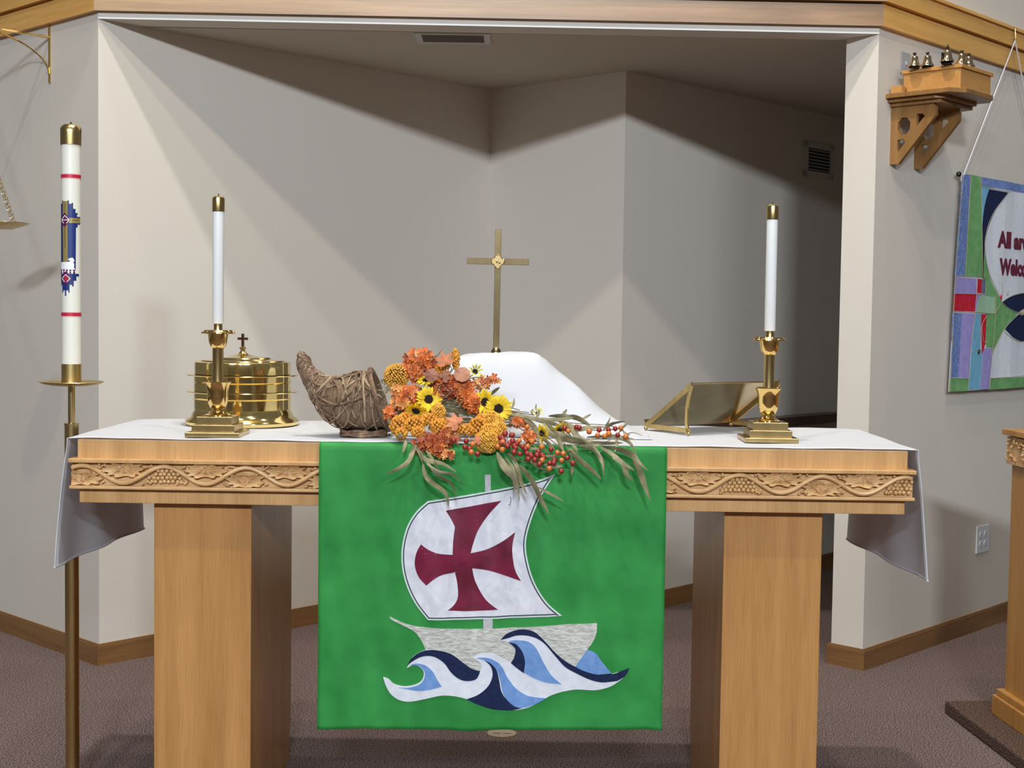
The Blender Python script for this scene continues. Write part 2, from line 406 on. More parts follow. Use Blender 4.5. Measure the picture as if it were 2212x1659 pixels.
for k in range(-2, 11):
    cx = x00+per*k; tx = cx+per/2
    if not (.64 < cx < 1.43) and FX0-.03 < cx < FX1+.03:
        if k in (0, 7, 9): part('carved_grapes', grapes(cx, zc+.010, 1.0, k), OAKC, altar)
        else: part('carved_leaf', carved_leaf(cx-.003, zc-am-.003, 1, .088, k+20), OAKC, altar)
    if not (.64 < tx < 1.43) and FX0 < tx < FX1:
        part('carved_leaf', carved_leaf(tx, zc+am+.003, -1, .095, k), OAKC, altar)
        mb = MB(FA); rnd = random.Random(k)
        for i in range(9):
            x = tx+.056+rnd.uniform(-.012, .02) if i % 2 else tx-.05+rnd.uniform(-.012, .008)
            z = (FZ1-.004-rnd.uniform(0, .008))
            if abs(z-vine_z(x)) > .006 and FX0 < x < FX1: mb.ball((x, -.0135, z), .0034, 8, 6)
        for i in range(9):
            x = tx+rnd.choice((-1, 1))*rnd.uniform(.045, .07); z = FZ0+.012+rnd.uniform(0, .006)
            if abs(z-vine_z(x)) > .007 and FX0 < x < FX1: mb.ball((x, -.0135, z), .0033, 8, 6)
        for q in (-1, 1):
            for i in range(3):
                x = tx+q*(.047+i*.006); z = vine_z(x); mb.tube([(x-.006, -.013, z-.009*q), (x, -.0175, z), (x+.007, -.013, z+.010*q)], .0015, 5)
        if mb.v: part('carved_tendril', mb, OAKC, altar, kind='stuff')
for lx in (.1785, 1.6124):
    prof = [(.0, 0), (.58, 0), (.58, .068), (.604, .105), (.604, .84), (0, .84)]
    part('pedestal', MB(FA).prism([(.045+a, b) for a, b in prof], lx, lx+.2456, 'yz', .002), OAKZ, altar)
part('stretcher', MB(FA).box((.424, .30, .80), (1.6124, .34, .84), .003).box((.43, .29, .835), (1.61, .36, .84)), BASEO, altar)

# ------------------------------------------------------------ white altar cloth
def cloth_pt(s, y):
    """s runs over the cloth from left hem, across the top, to right hem"""
    hang = .325
    if s < 0:
        d = -s; fy = y
        fl = .035*(1-y/.63)*(d/hang)-.012*(y/.63)*(d/hang)
        x = -.024-fl+.006*math.sin(y*22+1)*(d/hang); z = 1.0-d
        yy = y + .0*d
        return (x-.008*math.sin(d*9)*(1-y), yy+.004+.01*math.sin(d*14)*(d/hang), z)
    if s > SW:
        d = s-SW
        fl = .03*(1-y/.63)*(d/hang)-.022*(y/.63)*(d/hang)
        return (SW+.024+fl+.006*math.sin(y*20)*(d/hang)+.006*math.sin(d*9)*(1-y), y+.004+.014*math.sin(d*12)*(d/hang), 1.0-d)
    z = 1.0015+.0007*math.sin(s*17+y*9)+.0005*math.sin(s*41-y*23)
    e = min(s, SW-s)
    x = s
    if e < .03: k = (1-e/.03)**2; x = s-.024*k if s < SW/2 else s+.024*k; z -= .0015*k
    return (x, y-.003 + .0015*math.sin(s*60)*math.sin(s*11), z)
vs = []; fs = []; ss = [-.325, -.322, -.319]+[-.31+.031*i for i in range(10)]+[-.006, -.002, .0]+[.006*i for i in range(1, 6)]+[.03+(SW-.06)*i/70 for i in range(1, 70)]+[SW-.03+.006*i for i in range(0, 5)]+[SW+.0, SW+.002, SW+.006]+[SW+.02+.029*i for i in range(11)]+[SW+.319, SW+.322, SW+.325]
ny = 24; ys_ = [.632*j/ny for j in range(ny+1)]
for s in ss:
    for y in ys_: vs.append(cloth_pt(s, y))
for i in range(len(ss)-1):
    for j in range(ny): a = i*(ny+1)+j; fs.append((a, a+ny+1, a+ny+2, a+1))
n = len(vs)
mb = MB(FA); mb.add(vs, fs, True)
cloth = thing('altar_cloth', 'white linen cloth covering the altar top, hanging at both ends', 'cloth', FA, (SW/2, .3, 1.0))
co = part('linen', mb, LINEN, cloth)
md = co.modifiers.new('solid', 'SOLIDIFY'); md.thickness = .0012; md.offset = 1
for sgn, sb in ((0, -.322), (1, SW+.322)):
    part('hem', MB(FA).tube([cloth_pt(sb, y) for y in ys_], .0032, 8), LINEN, cloth)
    part('hem', MB(FA).tube([cloth_pt((-.32 if sgn == 0 else SW)+.32*i/14, 0.001) for i in range(15)], .0016, 6), LINEN, cloth)

# ------------------------------------------------------------ green parament with ship
BX0, BX1, BZ0, BZ1 = .605, 1.458, .288, 1.0
def bsurf(x, z, h=0.):
    d = (BZ1-z)
    y = -.0285-.002*min(1, d/.05)-h
    k = min(1, d/.25)
    y += k*(.0022*math.sin(x*23+z*4)+.0016*math.sin(x*51-z*9+1)+.0012*math.sin(x*90+z*20)+.001*math.sin(z*31+x*7))
    e = max(0, z-.995)
    return (x, y, z)
pd = thing('parament', 'green altar parament with an appliqued sailing ship on waves', 'altar hanging', FA, ((BX0+BX1)/2, -.03, BZ0))
vs = []; nx = 90; rows = []
for i in range(nx+1):
    x = BX0+(BX1-BX0)*i/nx
    col_ = [(x, -.0065, 1.0005), (x, -.014, 1.001), (x, -.021, .9995), (x, -.0255, .997)]
    nz_ = 70; zb = BZ0+.0012*math.sin(x*11)+.001*math.sin(x*37)+(x-BX0)*.014
    for j in range(nz_+1):
        z = .992-(.992-zb)*j/nz_; xx = x+(.006*(j/nz_)*(1 if x > 1 else .2)*0)
        col_.append(bsurf(xx, z))
    rows.append(col_); m_n = len(col_)
vs = [p for r_ in rows for p in r_]
fs = [(i*m_n+j, i*m_n+j+1, (i+1)*m_n+j+1, (i+1)*m_n+j) for i in range(nx) for j in range(m_n-1)]
mb = MB(FA); mb.add(vs, fs, True); g_ = part('green_cloth', mb, GREEN, pd, 'plain green silk ground')
md = g_.modifiers.new('solid', 'SOLIDIFY'); md.thickness = .0016; md.offset = 0
def bpix(pts):
    return [tuple([*((lambda q: (q.x, q.z))(on(FA, 780+p[0]/2.7657, 1000+p[1]/2.7657, -.031)))]+list(p[2:])) for p in pts]
LV = [0]
def applique(name, pts, m_, h, label=None, th=.0012, raw=False):
    poly = pts if raw else catmull(bpix(pts))
    V, F_ = sheet(poly, th+.0006*h, lambda x, z, hh: bsurf(x, z, hh+.0012), .012)
    mb = MB(FA); mb.add(V, F_, False); return part(name, mb, m_, pd, label), poly
applique('mast', [(740,70,1),(775,70,1),(775,170,1),(740,170,1)], SILVER, 1)
applique('mast', [(730,925,1),(786,925,1),(786,995,1),(730,995,1)], SILVER, 1)
sail = [(398,228,1),(640,190),(900,142),(1040,108),(1158,68,1),(1105,150),(1060,230),(1010,360),(985,480),(1000,600),(1040,720),(1110,830),(1200,912,1),(800,930),(400,937,1),(330,850),(275,740),(245,620),(245,500),(275,380),(330,290)]
_, sp_ = applique('sail_border', sail, PIPING, 2, 'pale blue corded border of the sail')
applique('sail_braid', inset(sp_, .0040), DKLINE, 3.6, raw=True)
applique('sail', inset(sp_, .0070), SATIN, 5.2, 'white satin sail', raw=True)
applique('sail_cross', [(507,283,1),(670,255),(838,224,1),(760,310),(700,400),(670,480),(655,538,1),(750,515),(840,470),(920,412,1),(903,500),(910,590),(925,650),(955,703,1),(860,670),(760,640),(664,628,1),(680,700),(720,780),(760,830),(818,874,1),(660,882),(520,877,1),(560,840),(580,790),(575,710),(562,650,1),(490,665),(440,690),(390,730,1),(345,680),(322,610),(330,540),(358,483,1),(410,520),(470,540),(548,545,1),(552,460),(562,380,1),(540,335)], MAROON, 7, 'maroon satin cross with flared arms')
applique('hull', [(170,915,1),(200,932),(260,957),(330,975),(450,985),(700,990),(1000,980),(1200,965),(1410,958,1),(1405,1020),(1380,1075),(1350,1112),(1280,1215,1),(1000,1260,1),(700,1260,1),(385,1115,1),(360,1060),(320,1008),(250,970),(185,938)], QUILT, 2, 'quilted grey hull')
applique('wave', [(133,1278,1),(165,1290),(200,1320),(260,1335),(320,1325),(360,1300),(375,1265),(370,1235),(340,1212),(310,1208),(272,1228,1),(300,1170),(350,1130),(410,1113),(470,1118),(540,1140),(600,1185),(660,1225),(712,1240,1),(715,1195),(668,1158,1),(710,1138),(770,1133),(830,1158),(900,1198,1),(922,1150),(912,1100),(880,1070),(833,1058,1),(870,1020),(930,997),(985,993),(1040,1010),(1100,1065),(1160,1130),(1220,1180),(1280,1215),(1350,1245),(1430,1265),(1500,1260),(1602,1225,1),(1575,1270),(1530,1310),(1480,1340),(1400,1355),(1280,1350),(1200,1365),(1120,1395),(1050,1435),(980,1465),(890,1475),(800,1470),(720,1445),(640,1410),(560,1390),(480,1388),(400,1402),(300,1425),(230,1415),(180,1380),(150,1330)], WHITEC, 4, 'white wave crests')
applique('wave_blue', [(1280,1212,1),(1350,1112,1),(1400,1135),(1440,1190),(1495,1258,1),(1400,1262),(1330,1245)], SKY, 3.4, 'light blue wave piece')
applique('wave_navy', [(833,1055,1),(870,1020),(930,997),(985,993),(1040,1010),(1100,1065),(1160,1130),(1220,1180),(1280,1215),(1350,1245),(1430,1265),(1500,1260),(1560,1240),(1602,1225,1),(1575,1270),(1530,1300,1),(1450,1310),(1380,1295),(1300,1260),(1220,1215),(1160,1150),(1100,1080),(1050,1045),(990,1028),(930,1030),(880,1045)], NAVY, 6, 'navy wave band')
applique('wave_navy', [(275,1215,1),(300,1170),(350,1130),(410,1115),(470,1118),(540,1140),(600,1185),(660,1225),(712,1240,1),(690,1285),(640,1300),(590,1290),(540,1250),(500,1195),(450,1160),(400,1150),(350,1160),(300,1190)], NAVY, 6)
applique('wave_blue', [(290,1207,1),(340,1197),(390,1210),(430,1245),(460,1300),(483,1333,1),(400,1352),(320,1358),(220,1338,1),(280,1342),(330,1330),(368,1303),(382,1265),(376,1235),(345,1212)], SKY, 6)
applique('wave_navy', [(740,1178,1),(780,1200),(810,1240),(825,1300),(840,1370),(880,1420),(960,1462,1),(890,1475),(800,1470),(720,1445),(630,1408,1),(700,1380),(760,1330),(785,1270),(775,1215)], NAVY, 6)
applique('wave_blue', [(690,1160,1),(750,1162),(800,1180),(840,1215),(880,1290),(930,1350),(1000,1390),(1105,1403,1),(1040,1438),(960,1460),(900,1440),(850,1380),(832,1300),(812,1240),(780,1200),(740,1176)], SKY, 7)
applique('wave_navy', [(880,1068,1),(930,1085),(965,1130),(980,1180),(972,1255,1),(930,1225),(895,1195,1),(915,1160),(920,1110)], NAVY, 6)
applique('wave_blue', [(885,1062,1),(950,1058),(1010,1070),(1050,1110),(1090,1190),(1140,1270),(1197,1318,1),(1110,1310),(1030,1280),(972,1250,1),(980,1190),(965,1130),(930,1085)], SKY, 7)

# ------------------------------------------------------------ white veil over the vessels
veil_x = [(.76, 1.003), (.80, 1.03), (.845, 1.11), (.88, 1.17), (.922, 1.201), (.97, 1.211), (1.033, 1.215), (1.127, 1.2165), (1.16, 1.199), (1.189, 1.173), (1.252, 1.125), (1.303, 1.075), (1.353, 1.040), (1.40, 1.016), (1.425, 1.005), (1.44, 1.0035)]
vc = curve3([(a, 0, b) for a, b in veil_x], 6)
vs = []; fs = []; nj = 34
for i, p in enumerate(vc):
    for j in range(nj+1):
        y = .15+.32*j/nj; t_ = (y-.15)/.32
        k = 1-abs(2*(t_-.58))**2.6 if abs(2*(t_-.58)) < 1 else 0
        edge = min(1, max(0, (t_)/.42)); k = max(0, k); k = k if t_ > .58 else (math.sin(edge*math.pi/2)**1.3 if t_ < .42 else 1)
        if t_ > .78: k = max(0, 1-((t_-.78)/.22)**2)
        fold = .006*math.sin(p.x*26+y*14)*k*(1-k)*3+.002*math.sin(p.x*55+y*30)*min(1, (p.z-1)/.05)
        z = 1.0045+(p.z-1.0035)*k+fold*min(1, (p.z-1.003)/.03)
        vs.append((p.x+.02*(1-k)*math.sin(y*20), y, max(1.0045, z)))
for i in range(len(vc)-1):
    for j in range(nj): a = i*(nj+1)+j; fs.append((a, a+nj+1, a+nj+2, a+1))
mb = MB(FA); mb.add(vs, fs, True)
vo = link_mesh('chalice_veil', mb, LINEN, None, FA @ Matrix.Translation((1.1, .25, 1.0045)), sharp=180)
tag(vo, 'smooth white cloth draped in a high mound over vessels behind the flowers', 'cloth')
md = vo.modifiers.new('solid', 'SOLIDIFY'); md.thickness = .0012; md.offset = 1

# ------------------------------------------------------------ standing cross
cy = .53
cxp = on(FA, 1070, 763, cy).x
cr_ = thing('altar_cross', 'slim aged brass standing cross rising behind the white mound', 'cross', FA, (cxp, cy, 1.003))
tl = FA @ Matrix.Translation((cxp, cy, 1.003)) @ Matrix.Rotation(.008, 4, 'Y')
part('base', MB(tl).box((-.06, -.045, 0), (.06, .045, .02), .002).box((-.04, -.03, .02), (.04, .03, .035), .002), BRASSB, cr_)
part('foot_stem', MB(tl).tube([(0, 0, .03), (0, 0, .205)], .009, 14).lathe([(0, .226), (.008, .224), (.014, .216), (.016, .207), (.016, .20), (.0, .198)], 20), BRASSB, cr_)
cz = on(FA, 1077, 565, cy).z-1.003; ct = on(FA, 1078, 495, cy).z-1.003
part('upright', MB(tl).box((-.0088, -.004, .215), (.0088, .004, ct), .0008), BRASSB, cr_)
part('crossbar', MB(tl).box((-.088, -.0046, cz-.0088), (.088, .0034, cz+.0088), .0008), BRASSB, cr_)
q = []
for k in range(4):
    for i in range(9):
        a = math.pi/2*k-math.pi/2+.2+i*(math.pi-.4)/8; q.append((.0085*math.cos(math.pi/2*k)+.0098*math.cos(a), cz+.0085*math.sin(math.pi/2*k)+.0098*math.sin(a)))
part('medallion', MB(tl).prism(q, -.0075, -.003, 'xz'), BRASSD, cr_)
part('medallion_rim', MB(tl).tube([(a, -.0078, b) for a, b in q], .0012, 6, True), BRASSP, cr_)
part('medallion_relief', MB(tl).ball((-.002, -.008, cz+.001), .004, 8, 6, (.7, .4, 1.6)).ball((.005, -.008, cz-.003), .003, 8, 6, (1, .4, 1.4)), BRASSD, cr_)

# ------------------------------------------------------------ candlesticks
def candlestick(cx, cyy, side, rot, lab, labc, ctop, tilt):
    r = thing('candlestick', lab, 'candlestick', FA @ Matrix.Translation((cx, cyy, 1.004)) @ rotz(rot), (0, 0, 0), None)
    fr = FA @ Matrix.Translation((cx, cyy, 1.004)) @ rotz(rot)
    part('base', MB(fr).box((-.068, -.068, 0), (.068, .068, .012), .0015).box((-.054, -.054, .012), (.054, .054, .030), .0012).box((-.045, -.045, .030), (.045, .045, .050), .0012), BRASSD, r)
    part('foot', MB(fr).lathe([(.036, .050), (.034, .053), (.022, .057), (.016, .063), (.0145, .068)], 40), BRASS, r)
    part('lower_cup', MB(fr).lathe([(.0145, .066), (.019, .070), (.0245, .082), (.0265, .100), (.027, .115), (.029, .126), (.0335, .136), (.0325, .138), (.026, .130), (.016, .130)], 48), BRASS, r)
    part('column', MB(fr).lathe([(.0145, .128), (.0138, .134), (.0138, .222), (.0145, .226)], 32), BRASSD, r)
    part('upper_cup', MB(fr).lathe([(.013, .222), (.018, .225), (.0225, .235), (.0245, .248), (.026, .262), (.020, .263)], 40), BRASS, r)
    n = 96; prof = []
    vs = []; fs = []
    for k in range(n):
        a = 2*math.pi*k/n; w_ = 1+.02*math.cos(12*a)
        for rr, z in ((.020, .262), (.028, .263), (.036*w_, .2655), (.0415*w_, .262+.0012*math.cos(12*a)), (.043*w_, .259), (.041*w_, .2615), (.034, .268), (.024, .2675), (.010, .267)):
            vs.append((rr*math.cos(a), rr*math.sin(a), z))
    for k in range(n):
        for i in range(8): a = k*9+i; b = ((k+1) % n)*9+i; fs.append((a, b, b+1, a+1))
    mb = MB(fr); mb.add(vs, fs, True); part('drip_pan', mb, BRASS, r)
    part('socket', MB(fr).lathe([(.0115, .265), (.0108, .267), (.0108, .284), (0, .284)], 28), BRASSD, r)
    c = thing('altar_candle', labc, 'candle', fr, (0, 0, .284))
    part('wax_tube', MB(fr).lathe([(0, .284), (.0135, .284), (.0142, .286), (.0142, ctop-.036), (0, ctop-.036)], 32), WAX, c)
    part('follower', MB(fr).lathe([(.0152, ctop-.040), (.0155, ctop-.038), (.0155, ctop-.010), (.0145, ctop-.005), (.010, ctop-.0015), (.004, ctop), (0, ctop)], 32), BRASSD, c, 'brass follower cap')
    part('wick', MB(fr).tube([(0, 0, ctop-.001), (0, 0, ctop+.005)], .0016, 6), DKLINE, c)
candlestick(.327, .098, 1, .0, 'polished brass candlestick with stepped square base, in front of the stacked trays', 'slim white oil candle on the candlestick in front of the trays', .607, 0)
candlestick(1.738, .172, -1, .0, 'polished brass candlestick with stepped square base, beside the book stand', 'slim white oil candle on the candlestick by the book stand', .610, 0)

# ------------------------------------------------------------ communion trays
tc_ = (.317, .452); tf = FA @ Matrix.Translation((tc_[0], tc_[1], 1.004))
def tray(name, lab, parts_, z0):
    r = thing(name, lab, 'tray', tf, (0, 0, z0), 'stack of brass communion trays')
    for nm, pr in parts_: part(nm, MB(tf).lathe(pr, 96), BRASSP, r)
    return r
tray('communion_tray_stand', 'flared polished brass base under the stacked communion trays', [('plate', [(0, .001), (.150, 0), (.156, .002), (.1575, .010), (.153, .016), (.143, .022), (.137, .034), (.1335, .041), (.132, .044), (0, .044)])], 0)
tray('communion_tray', 'round brass communion tray, lower of the two in the stack', [('dish', [(0, .045), (.1335, .045), (.1335, .072), (.1350, .074), (.1335, .076), (.1335, .090), (.142, .0905), (.1535, .091), (.155, .0925), (.1535, .094), (.134, .094), (0, .094)])], .045)
tray('communion_tray', 'round brass communion tray, upper of the two, right under the lid', [('dish', [(0, .0945), (.1335, .0945), (.1335, .117), (.1350, .119), (.1335, .121), (.1335, .1365), (.142, .137), (.1535, .1375), (.155, .139), (.1535, .1405), (.134, .1405), (0, .1405)])], .0945)
r = tray('tray_cover', 'stepped brass lid with a small cross on top of the stacked trays', [('lid', [(.131, .141), (.1325, .142), (.1325, .170), (.1315, .1745), (.128, .1765), (.118, .1765), (.115, .180), (.096, .1815), (.080, .184), (.076, .188), (.05, .1895), (.034, .192), (.020, .195), (.012, .199), (.007, .205), (.006, .209), (.009, .212), (.009, .216), (.004, .219), (0, .219)])], .141)
part('finial_cross', MB(tf).box((-.0038, -.003, .216), (.0038, .003, .254), .001).box((-.0145, -.003, .236), (.0145, .003, .2435), .001), mat('dark_bronze', (.10, .05, .03), .3, 1), r, 'small dark cross finial')

# ------------------------------------------------------------ book stand
bs = thing('book_stand', 'brass folding book stand with triangular side frames, left of the right candlestick', 'book stand', FA, (1.6, .45, 1.003))
L1 = onz(FA, 1395, 922, 1.012); F1 = onz(FA, 1487, 934, 1.012); L2 = onz(FA, 1579, 914, 1.012)
dv = F1-L1; F2 = L2+dv
hh = on(FA, 1497, 832, F1.y).z
H1 = Vector((F1.x+.006, F1.y, hh)); H2 = H1+(L2-L1)
side_n = (L2-L1).normalized()
def frame_bars(Lp, Fp, Hp, nm):
    mb = MB(FA)
    ins = lambda p: p
    def strip(pts, wds):
        vs = []; fs = []
        for p, wv in zip(pts, wds):
            for s_ in (-1, 1):
                for t_ in (-1, 1): vs.append(p+wv*s_*.5+side_n*t_*.0022)
        for i in range(len(pts)-1):
            a = i*4; b = a+4
            for c_, d_ in ((0, 1), (1, 3), (3, 2), (2, 0)): fs.append((a+c_, a+d_, b+d_, b+c_))
        k = (len(pts)-1)*4; fs += [(0, 2, 3, 1), (k, k+1, k+3, k+2)]
        mb.add(vs, fs)
    up = Vector((0, 0, 1)); hz = (Fp-Lp).normalized()
    strip([Lp+up*.002, Lp.lerp(Hp, .5), Hp], [up*.017, up*.015, up*.017])
    strip([Lp+up*.004-hz*.004, Fp+up*.004+hz*.006], [up*.013, up*.013])
    strip([Fp+up*.0-hz*.001, Fp+up*.025-hz*.009, Fp.lerp(Hp, .5)-hz*.013, Fp.lerp(Hp, .75)-hz*.009, Hp+hz*.0-up*.002], [hz*.013, hz*.011, hz*.010, hz*.010, hz*.010])
    part('side_frame', mb, BRUSH, bs)
    for p in (Lp, Fp): part('ball_foot', MB(FA).ball((p.x, p.y, 1.0085), .0055, 14, 10), BRASSD, bs)
frame_bars(L1, F1, H1, 'a'); frame_bars(L2, F2, H2, 'b')
def slab(mb, a, b, c, d, th):
    n_ = (b-a).cross(d-a).normalized()*th
    mb.add([a, b, c, d, a+n_, b+n_, c+n_, d+n_], [(0,3,2,1),(4,5,6,7),(0,1,5,4),(1,2,6,5),(2,3,7,6),(3,0,4,7)]); return mb
u3 = Vector((0, 0, 1)); eo = side_n*.0
part('back_plate', slab(MB(FA), L1+u3*.005, L2+u3*.005, H2+u3*.004, H1+u3*.004, .002), noise_mat('tarnished_brass', (.50, .40, .22), (.62, .50, .28), 9, .14, metal=1), bs, 'thin polished plate that carries the book')
lipv = (L1-H1).normalized(); nrm = (L2-L1).cross(H1-L1).normalized(); nrm = nrm if nrm.z > 0 else -nrm
part('lip', slab(MB(FA), L1+u3*.004, L2+u3*.004, L2+u3*.004+nrm*.018, L1+u3*.004+nrm*.018, .003), BRASSD, bs)
part('top_rod', MB(FA).tube([H1+u3*.004-side_n*.004, H2+u3*.004+side_n*.004], .0022, 8), BRASSD, bs)

# ------------------------------------------------------------ cornucopia
CY = .135
VINL = noise_mat('pale_vine', (.22, .145, .085), (.42, .30, .19), 50, .7)
VINE = noise_mat('vine_bark', (.10, .055, .032), (.27, .165, .10), 60, .75, (1, 1, 1), .4, .002, c3=(.42, .29, .18))
BURL = noise_mat('burlap', (.13, .08, .045), (.24, .165, .10), 500, .9, bump=.8, bdist=.001)
corn = thing('cornucopia', 'woven twig cornucopia basket with curled tail, left of the flowers', 'cornucopia', FA, (on(FA, 785, 944, CY).x, CY, 1.003))
def cp3(u, v, y=CY): q = on(FA, u, v, y); return Vector((q.x, y, q.z))
SC = 1/F_PX*3.53
spine = [(651,762,5),(653,775,11),(657,790,14),(668,808,17),(681,825,23),(700,843,36),(727,859,52),(758,868,62),(794,870,65),(824,862,66)]
sc_ = curve3([(a, b, c_) for a, b, c_ in spine], 6)
spp = [cp3(p.x, p.y) for p in sc_]; spr = [p.z*SC for p in sc_]; NS = len(spp)
def horn(t, ph, k=1.0):
    i = min(int(t*(NS-1)), NS-2); f_ = t*(NS-1)-i
    c_ = spp[i].lerp(spp[i+1], f_); r_ = spr[i]*(1-f_)+spr[i+1]*f_
    tg = (spp[min(i+2, NS-1)]-spp[max(i-1, 0)]).normalized(); nn = Vector((-tg.z, 0, tg.x))
    p = c_+(nn*math.cos(ph)+Vector((0, 1, 0))*math.sin(ph)*.95)*r_*k
    p.z = max(p.z, 1.010); return p
vs = []; fs = []; nph = 32; nt = 50
for i in range(nt+1):
    for k in range(nph): vs.append(horn(i/nt, 2*math.pi*k/nph, .93))
for i in range(nt):
    for k in range(nph): a = i*nph+k; b = i*nph+(k+1) % nph; fs.append((a, a+nph, b+nph, b))
mb = MB(FA); mb.add(vs, fs, True); bo = part('burlap_lining', mb, BURL, corn, 'brown burlap lining')
md = bo.modifiers.new('solid', 'SOLIDIFY'); md.thickness = .002
rnd = random.Random(3)
for k in range(165):
    t0 = rnd.uniform(.12, .95) if k > 25 else rnd.uniform(.0, .35)
    ln = rnd.uniform(.12, .5); ph0 = rnd.uniform(0, 6.28); wnd = rnd.choice((-1, 1))*rnd.uniform(.5, 4.5)
    if k % 7 == 0: wnd = rnd.choice((-1, 1))*rnd.uniform(5.5, 7); ln = rnd.uniform(.02, .15)
    n = 22; pts = []; kk = rnd.uniform(.97, 1.06)
    for i in range(n+1):
        s_ = i/n; tt = min(1, max(0, t0+ln*(s_-.5)+.02*math.sin(s_*7+k))); pts.append(horn(tt, ph0+wnd*s_, kk+.03*math.sin(s_*5+k)))
    part('vine', MB(FA).tube(pts, rnd.choice((.0013, .0018, .0024, .0032)), 6), VINL if k % 3 == 1 else VINE, corn)
for k in range(4):   # braided mouth rim
    pts = [horn(.985+.012*math.sin(3*a+k*1.6), a, 1.04+.03*math.cos(5*a+k*1.6)) for a in [2*math.pi*i/60 for i in range(60)]]
    part('rim_braid', MB(FA).tube(pts, .0042, 7, True), VINE, corn)
tipc = cp3(659, 785, CY-.008)
part('tail_coil', MB(FA).tube([tipc+Vector((math.cos(a)*(.004+.0019*a/2), -.006+.0003*a, math.sin(a)*(.005+.0024*a/2))) for a in [i*.35 for i in range(48)]], .0019, 6), VINE, corn)
for k in range(3): part('tail_tip', MB(FA).tube([cp3(655+k*4, 775, CY-.004), cp3(650+k*4, 764), cp3(648+k*5, 757+2*k)], [.0025, .002, .0008], 6), VINE, corn)
fc = onz(FA, 785, 938, 1.01)
for k in range(3):
    pts = [(fc.x+.057*math.cos(a)*(1+.02*math.sin(4*a+k)), .125+.042*math.sin(a), 1.009+.0048*k+.0018*math.sin(5*a+2*k)) for a in [2*math.pi*i/50 for i in range(50)]]
    part('foot_ring', MB(FA).tube(pts, .0042, 7, True), VINE, corn)

# ------------------------------------------------------------ floral spray
PET = noise_mat('sunflower_petal', (.80, .52, .01), (.90, .68, .03), 40, .6, bump=.2)
PETG = noise_mat('green_yellow_bud', (.45, .42, .05), (.75, .68, .10), 60, .6)
SEED = noise_mat('seed_head', (.018, .010, .006), (.07, .04, .02), 600, .8, bump=1, bdist=.002)
ORB = noise_mat('orange_berries', (.52, .18, .015), (.76, .36, .04), 90, .35)
GOLDB = noise_mat('golden_buds', (.50, .20, .015), (.86, .50, .07), 160, .5)
BLOS = noise_mat('orange_blossom', (.52, .085, .012), (.72, .20, .03), 60, .6)
BLOSD = noise_mat('rust_blossom', (.26, .035, .01), (.46, .10, .02), 60, .6)
BLOSP = noise_mat('peach_blossom', (.64, .22, .05), (.80, .40, .14), 60, .6)
MAPLE = noise_mat('maple_leaf', (.38, .10, .035), (.58, .20, .08), 35, .6, bump=.3)
MAPLB = noise_mat('brown_leaf', (.25, .09, .05), (.42, .18, .10), 35, .6, bump=.3)
REDB = noise_mat('red_berry', (.19, .012, .014), (.36, .04, .028), 40, .28)
AMBB = noise_mat('amber_berry', (.58, .22, .04), (.55, .12, .03), 40, .28)
OLIVE = noise_mat('olive_leaf', (.12, .105, .05), (.27, .235, .125), 30, .6, bump=.3, c3=(.44, .38, .23))
OLIVD = noise_mat('dark_olive', (.05, .055, .025), (.13, .12, .06), 30, .65)
BRNL = noise_mat('dark_leaf_gap_shade', (.05, .022, .012), (.14, .06, .03), 35, .7)  # dark leaves, and the painted shade inside the clusters
STEMM = noise_mat('stem', (.14, .09, .045), (.26, .19, .10), 60, .7)
def fy(v): return max(-.075, min(.095, .10-(v-830)/100*.10))
fl = thing('floral_spray', 'autumn spray of sunflowers, berries and long leaves spilling from the cornucopia', 'flower arrangement', FA, (1.0, .06, 1.004))
def fp(u, v, y=None):
    y = fy(v) if y is None else y; q = on(FA, u, v, y); p = Vector((q.x, y, q.z))
    if y > -.036 and p.z < 1.012: p.z = 1.012
    return p
PX = 3.42/F_PX
shared = {}
def place(name, key, M, m_, root, label=None):
    """copy of a shared mesh placed by a local matrix"""
    me = shared[key]
    o = bpy.data.objects.new(name, me); COL.objects.link(o); o.parent = root
    o.matrix_local = WORLD[root.name].inverted() @ FA @ M; WORLD[o.name] = FA @ M
    if not me.materials: me.materials.append(m_)
    elif me.materials[0] != m_:
        o.material_slots[0].link = 'OBJECT'; o.material_slots[0].material = m_
    if label: o['label'] = label
    return o
def smesh(key, mb, sharp=60):
    me = bpy.data.meshes.new(key); me.from_pydata(mb.v, [], mb.f)
    for p, s_ in zip(me.polygons, mb.sm): p.use_smooth = s_
    me.update(); shared[key] = me
smesh('berry', MB().ball((0, 0, 0), 1, 12, 8).ball((0, 0, -.98), .2, 6, 4))
vs = []; fs = []
for k in range(5):
    a = 2*math.pi*k/5; c_, s_ = math.cos(a), math.sin(a); b = len(vs)
    for r_, w_, z in ((.12, .10, 0), (.6, .36, .16), (.9, .26, .32), (1.05, .0, .34)):
        for q in (-1, 1): vs.append((r_*c_-q*w_*s_, r_*s_+q*w_*c_, z+.06*abs(q)))
        vs.append((r_*c_, r_*s_, z-.05))
    for i in range(3):
        o_ = b+i*3; fs += [(o_, o_+2, o_+5, o_+3), (o_+2, o_+1, o_+4, o_+5)]
mb = MB(); mb.add(vs, fs, True); mb.ball((0, 0, .08), .16, 6, 4); smesh('blossom', mb)
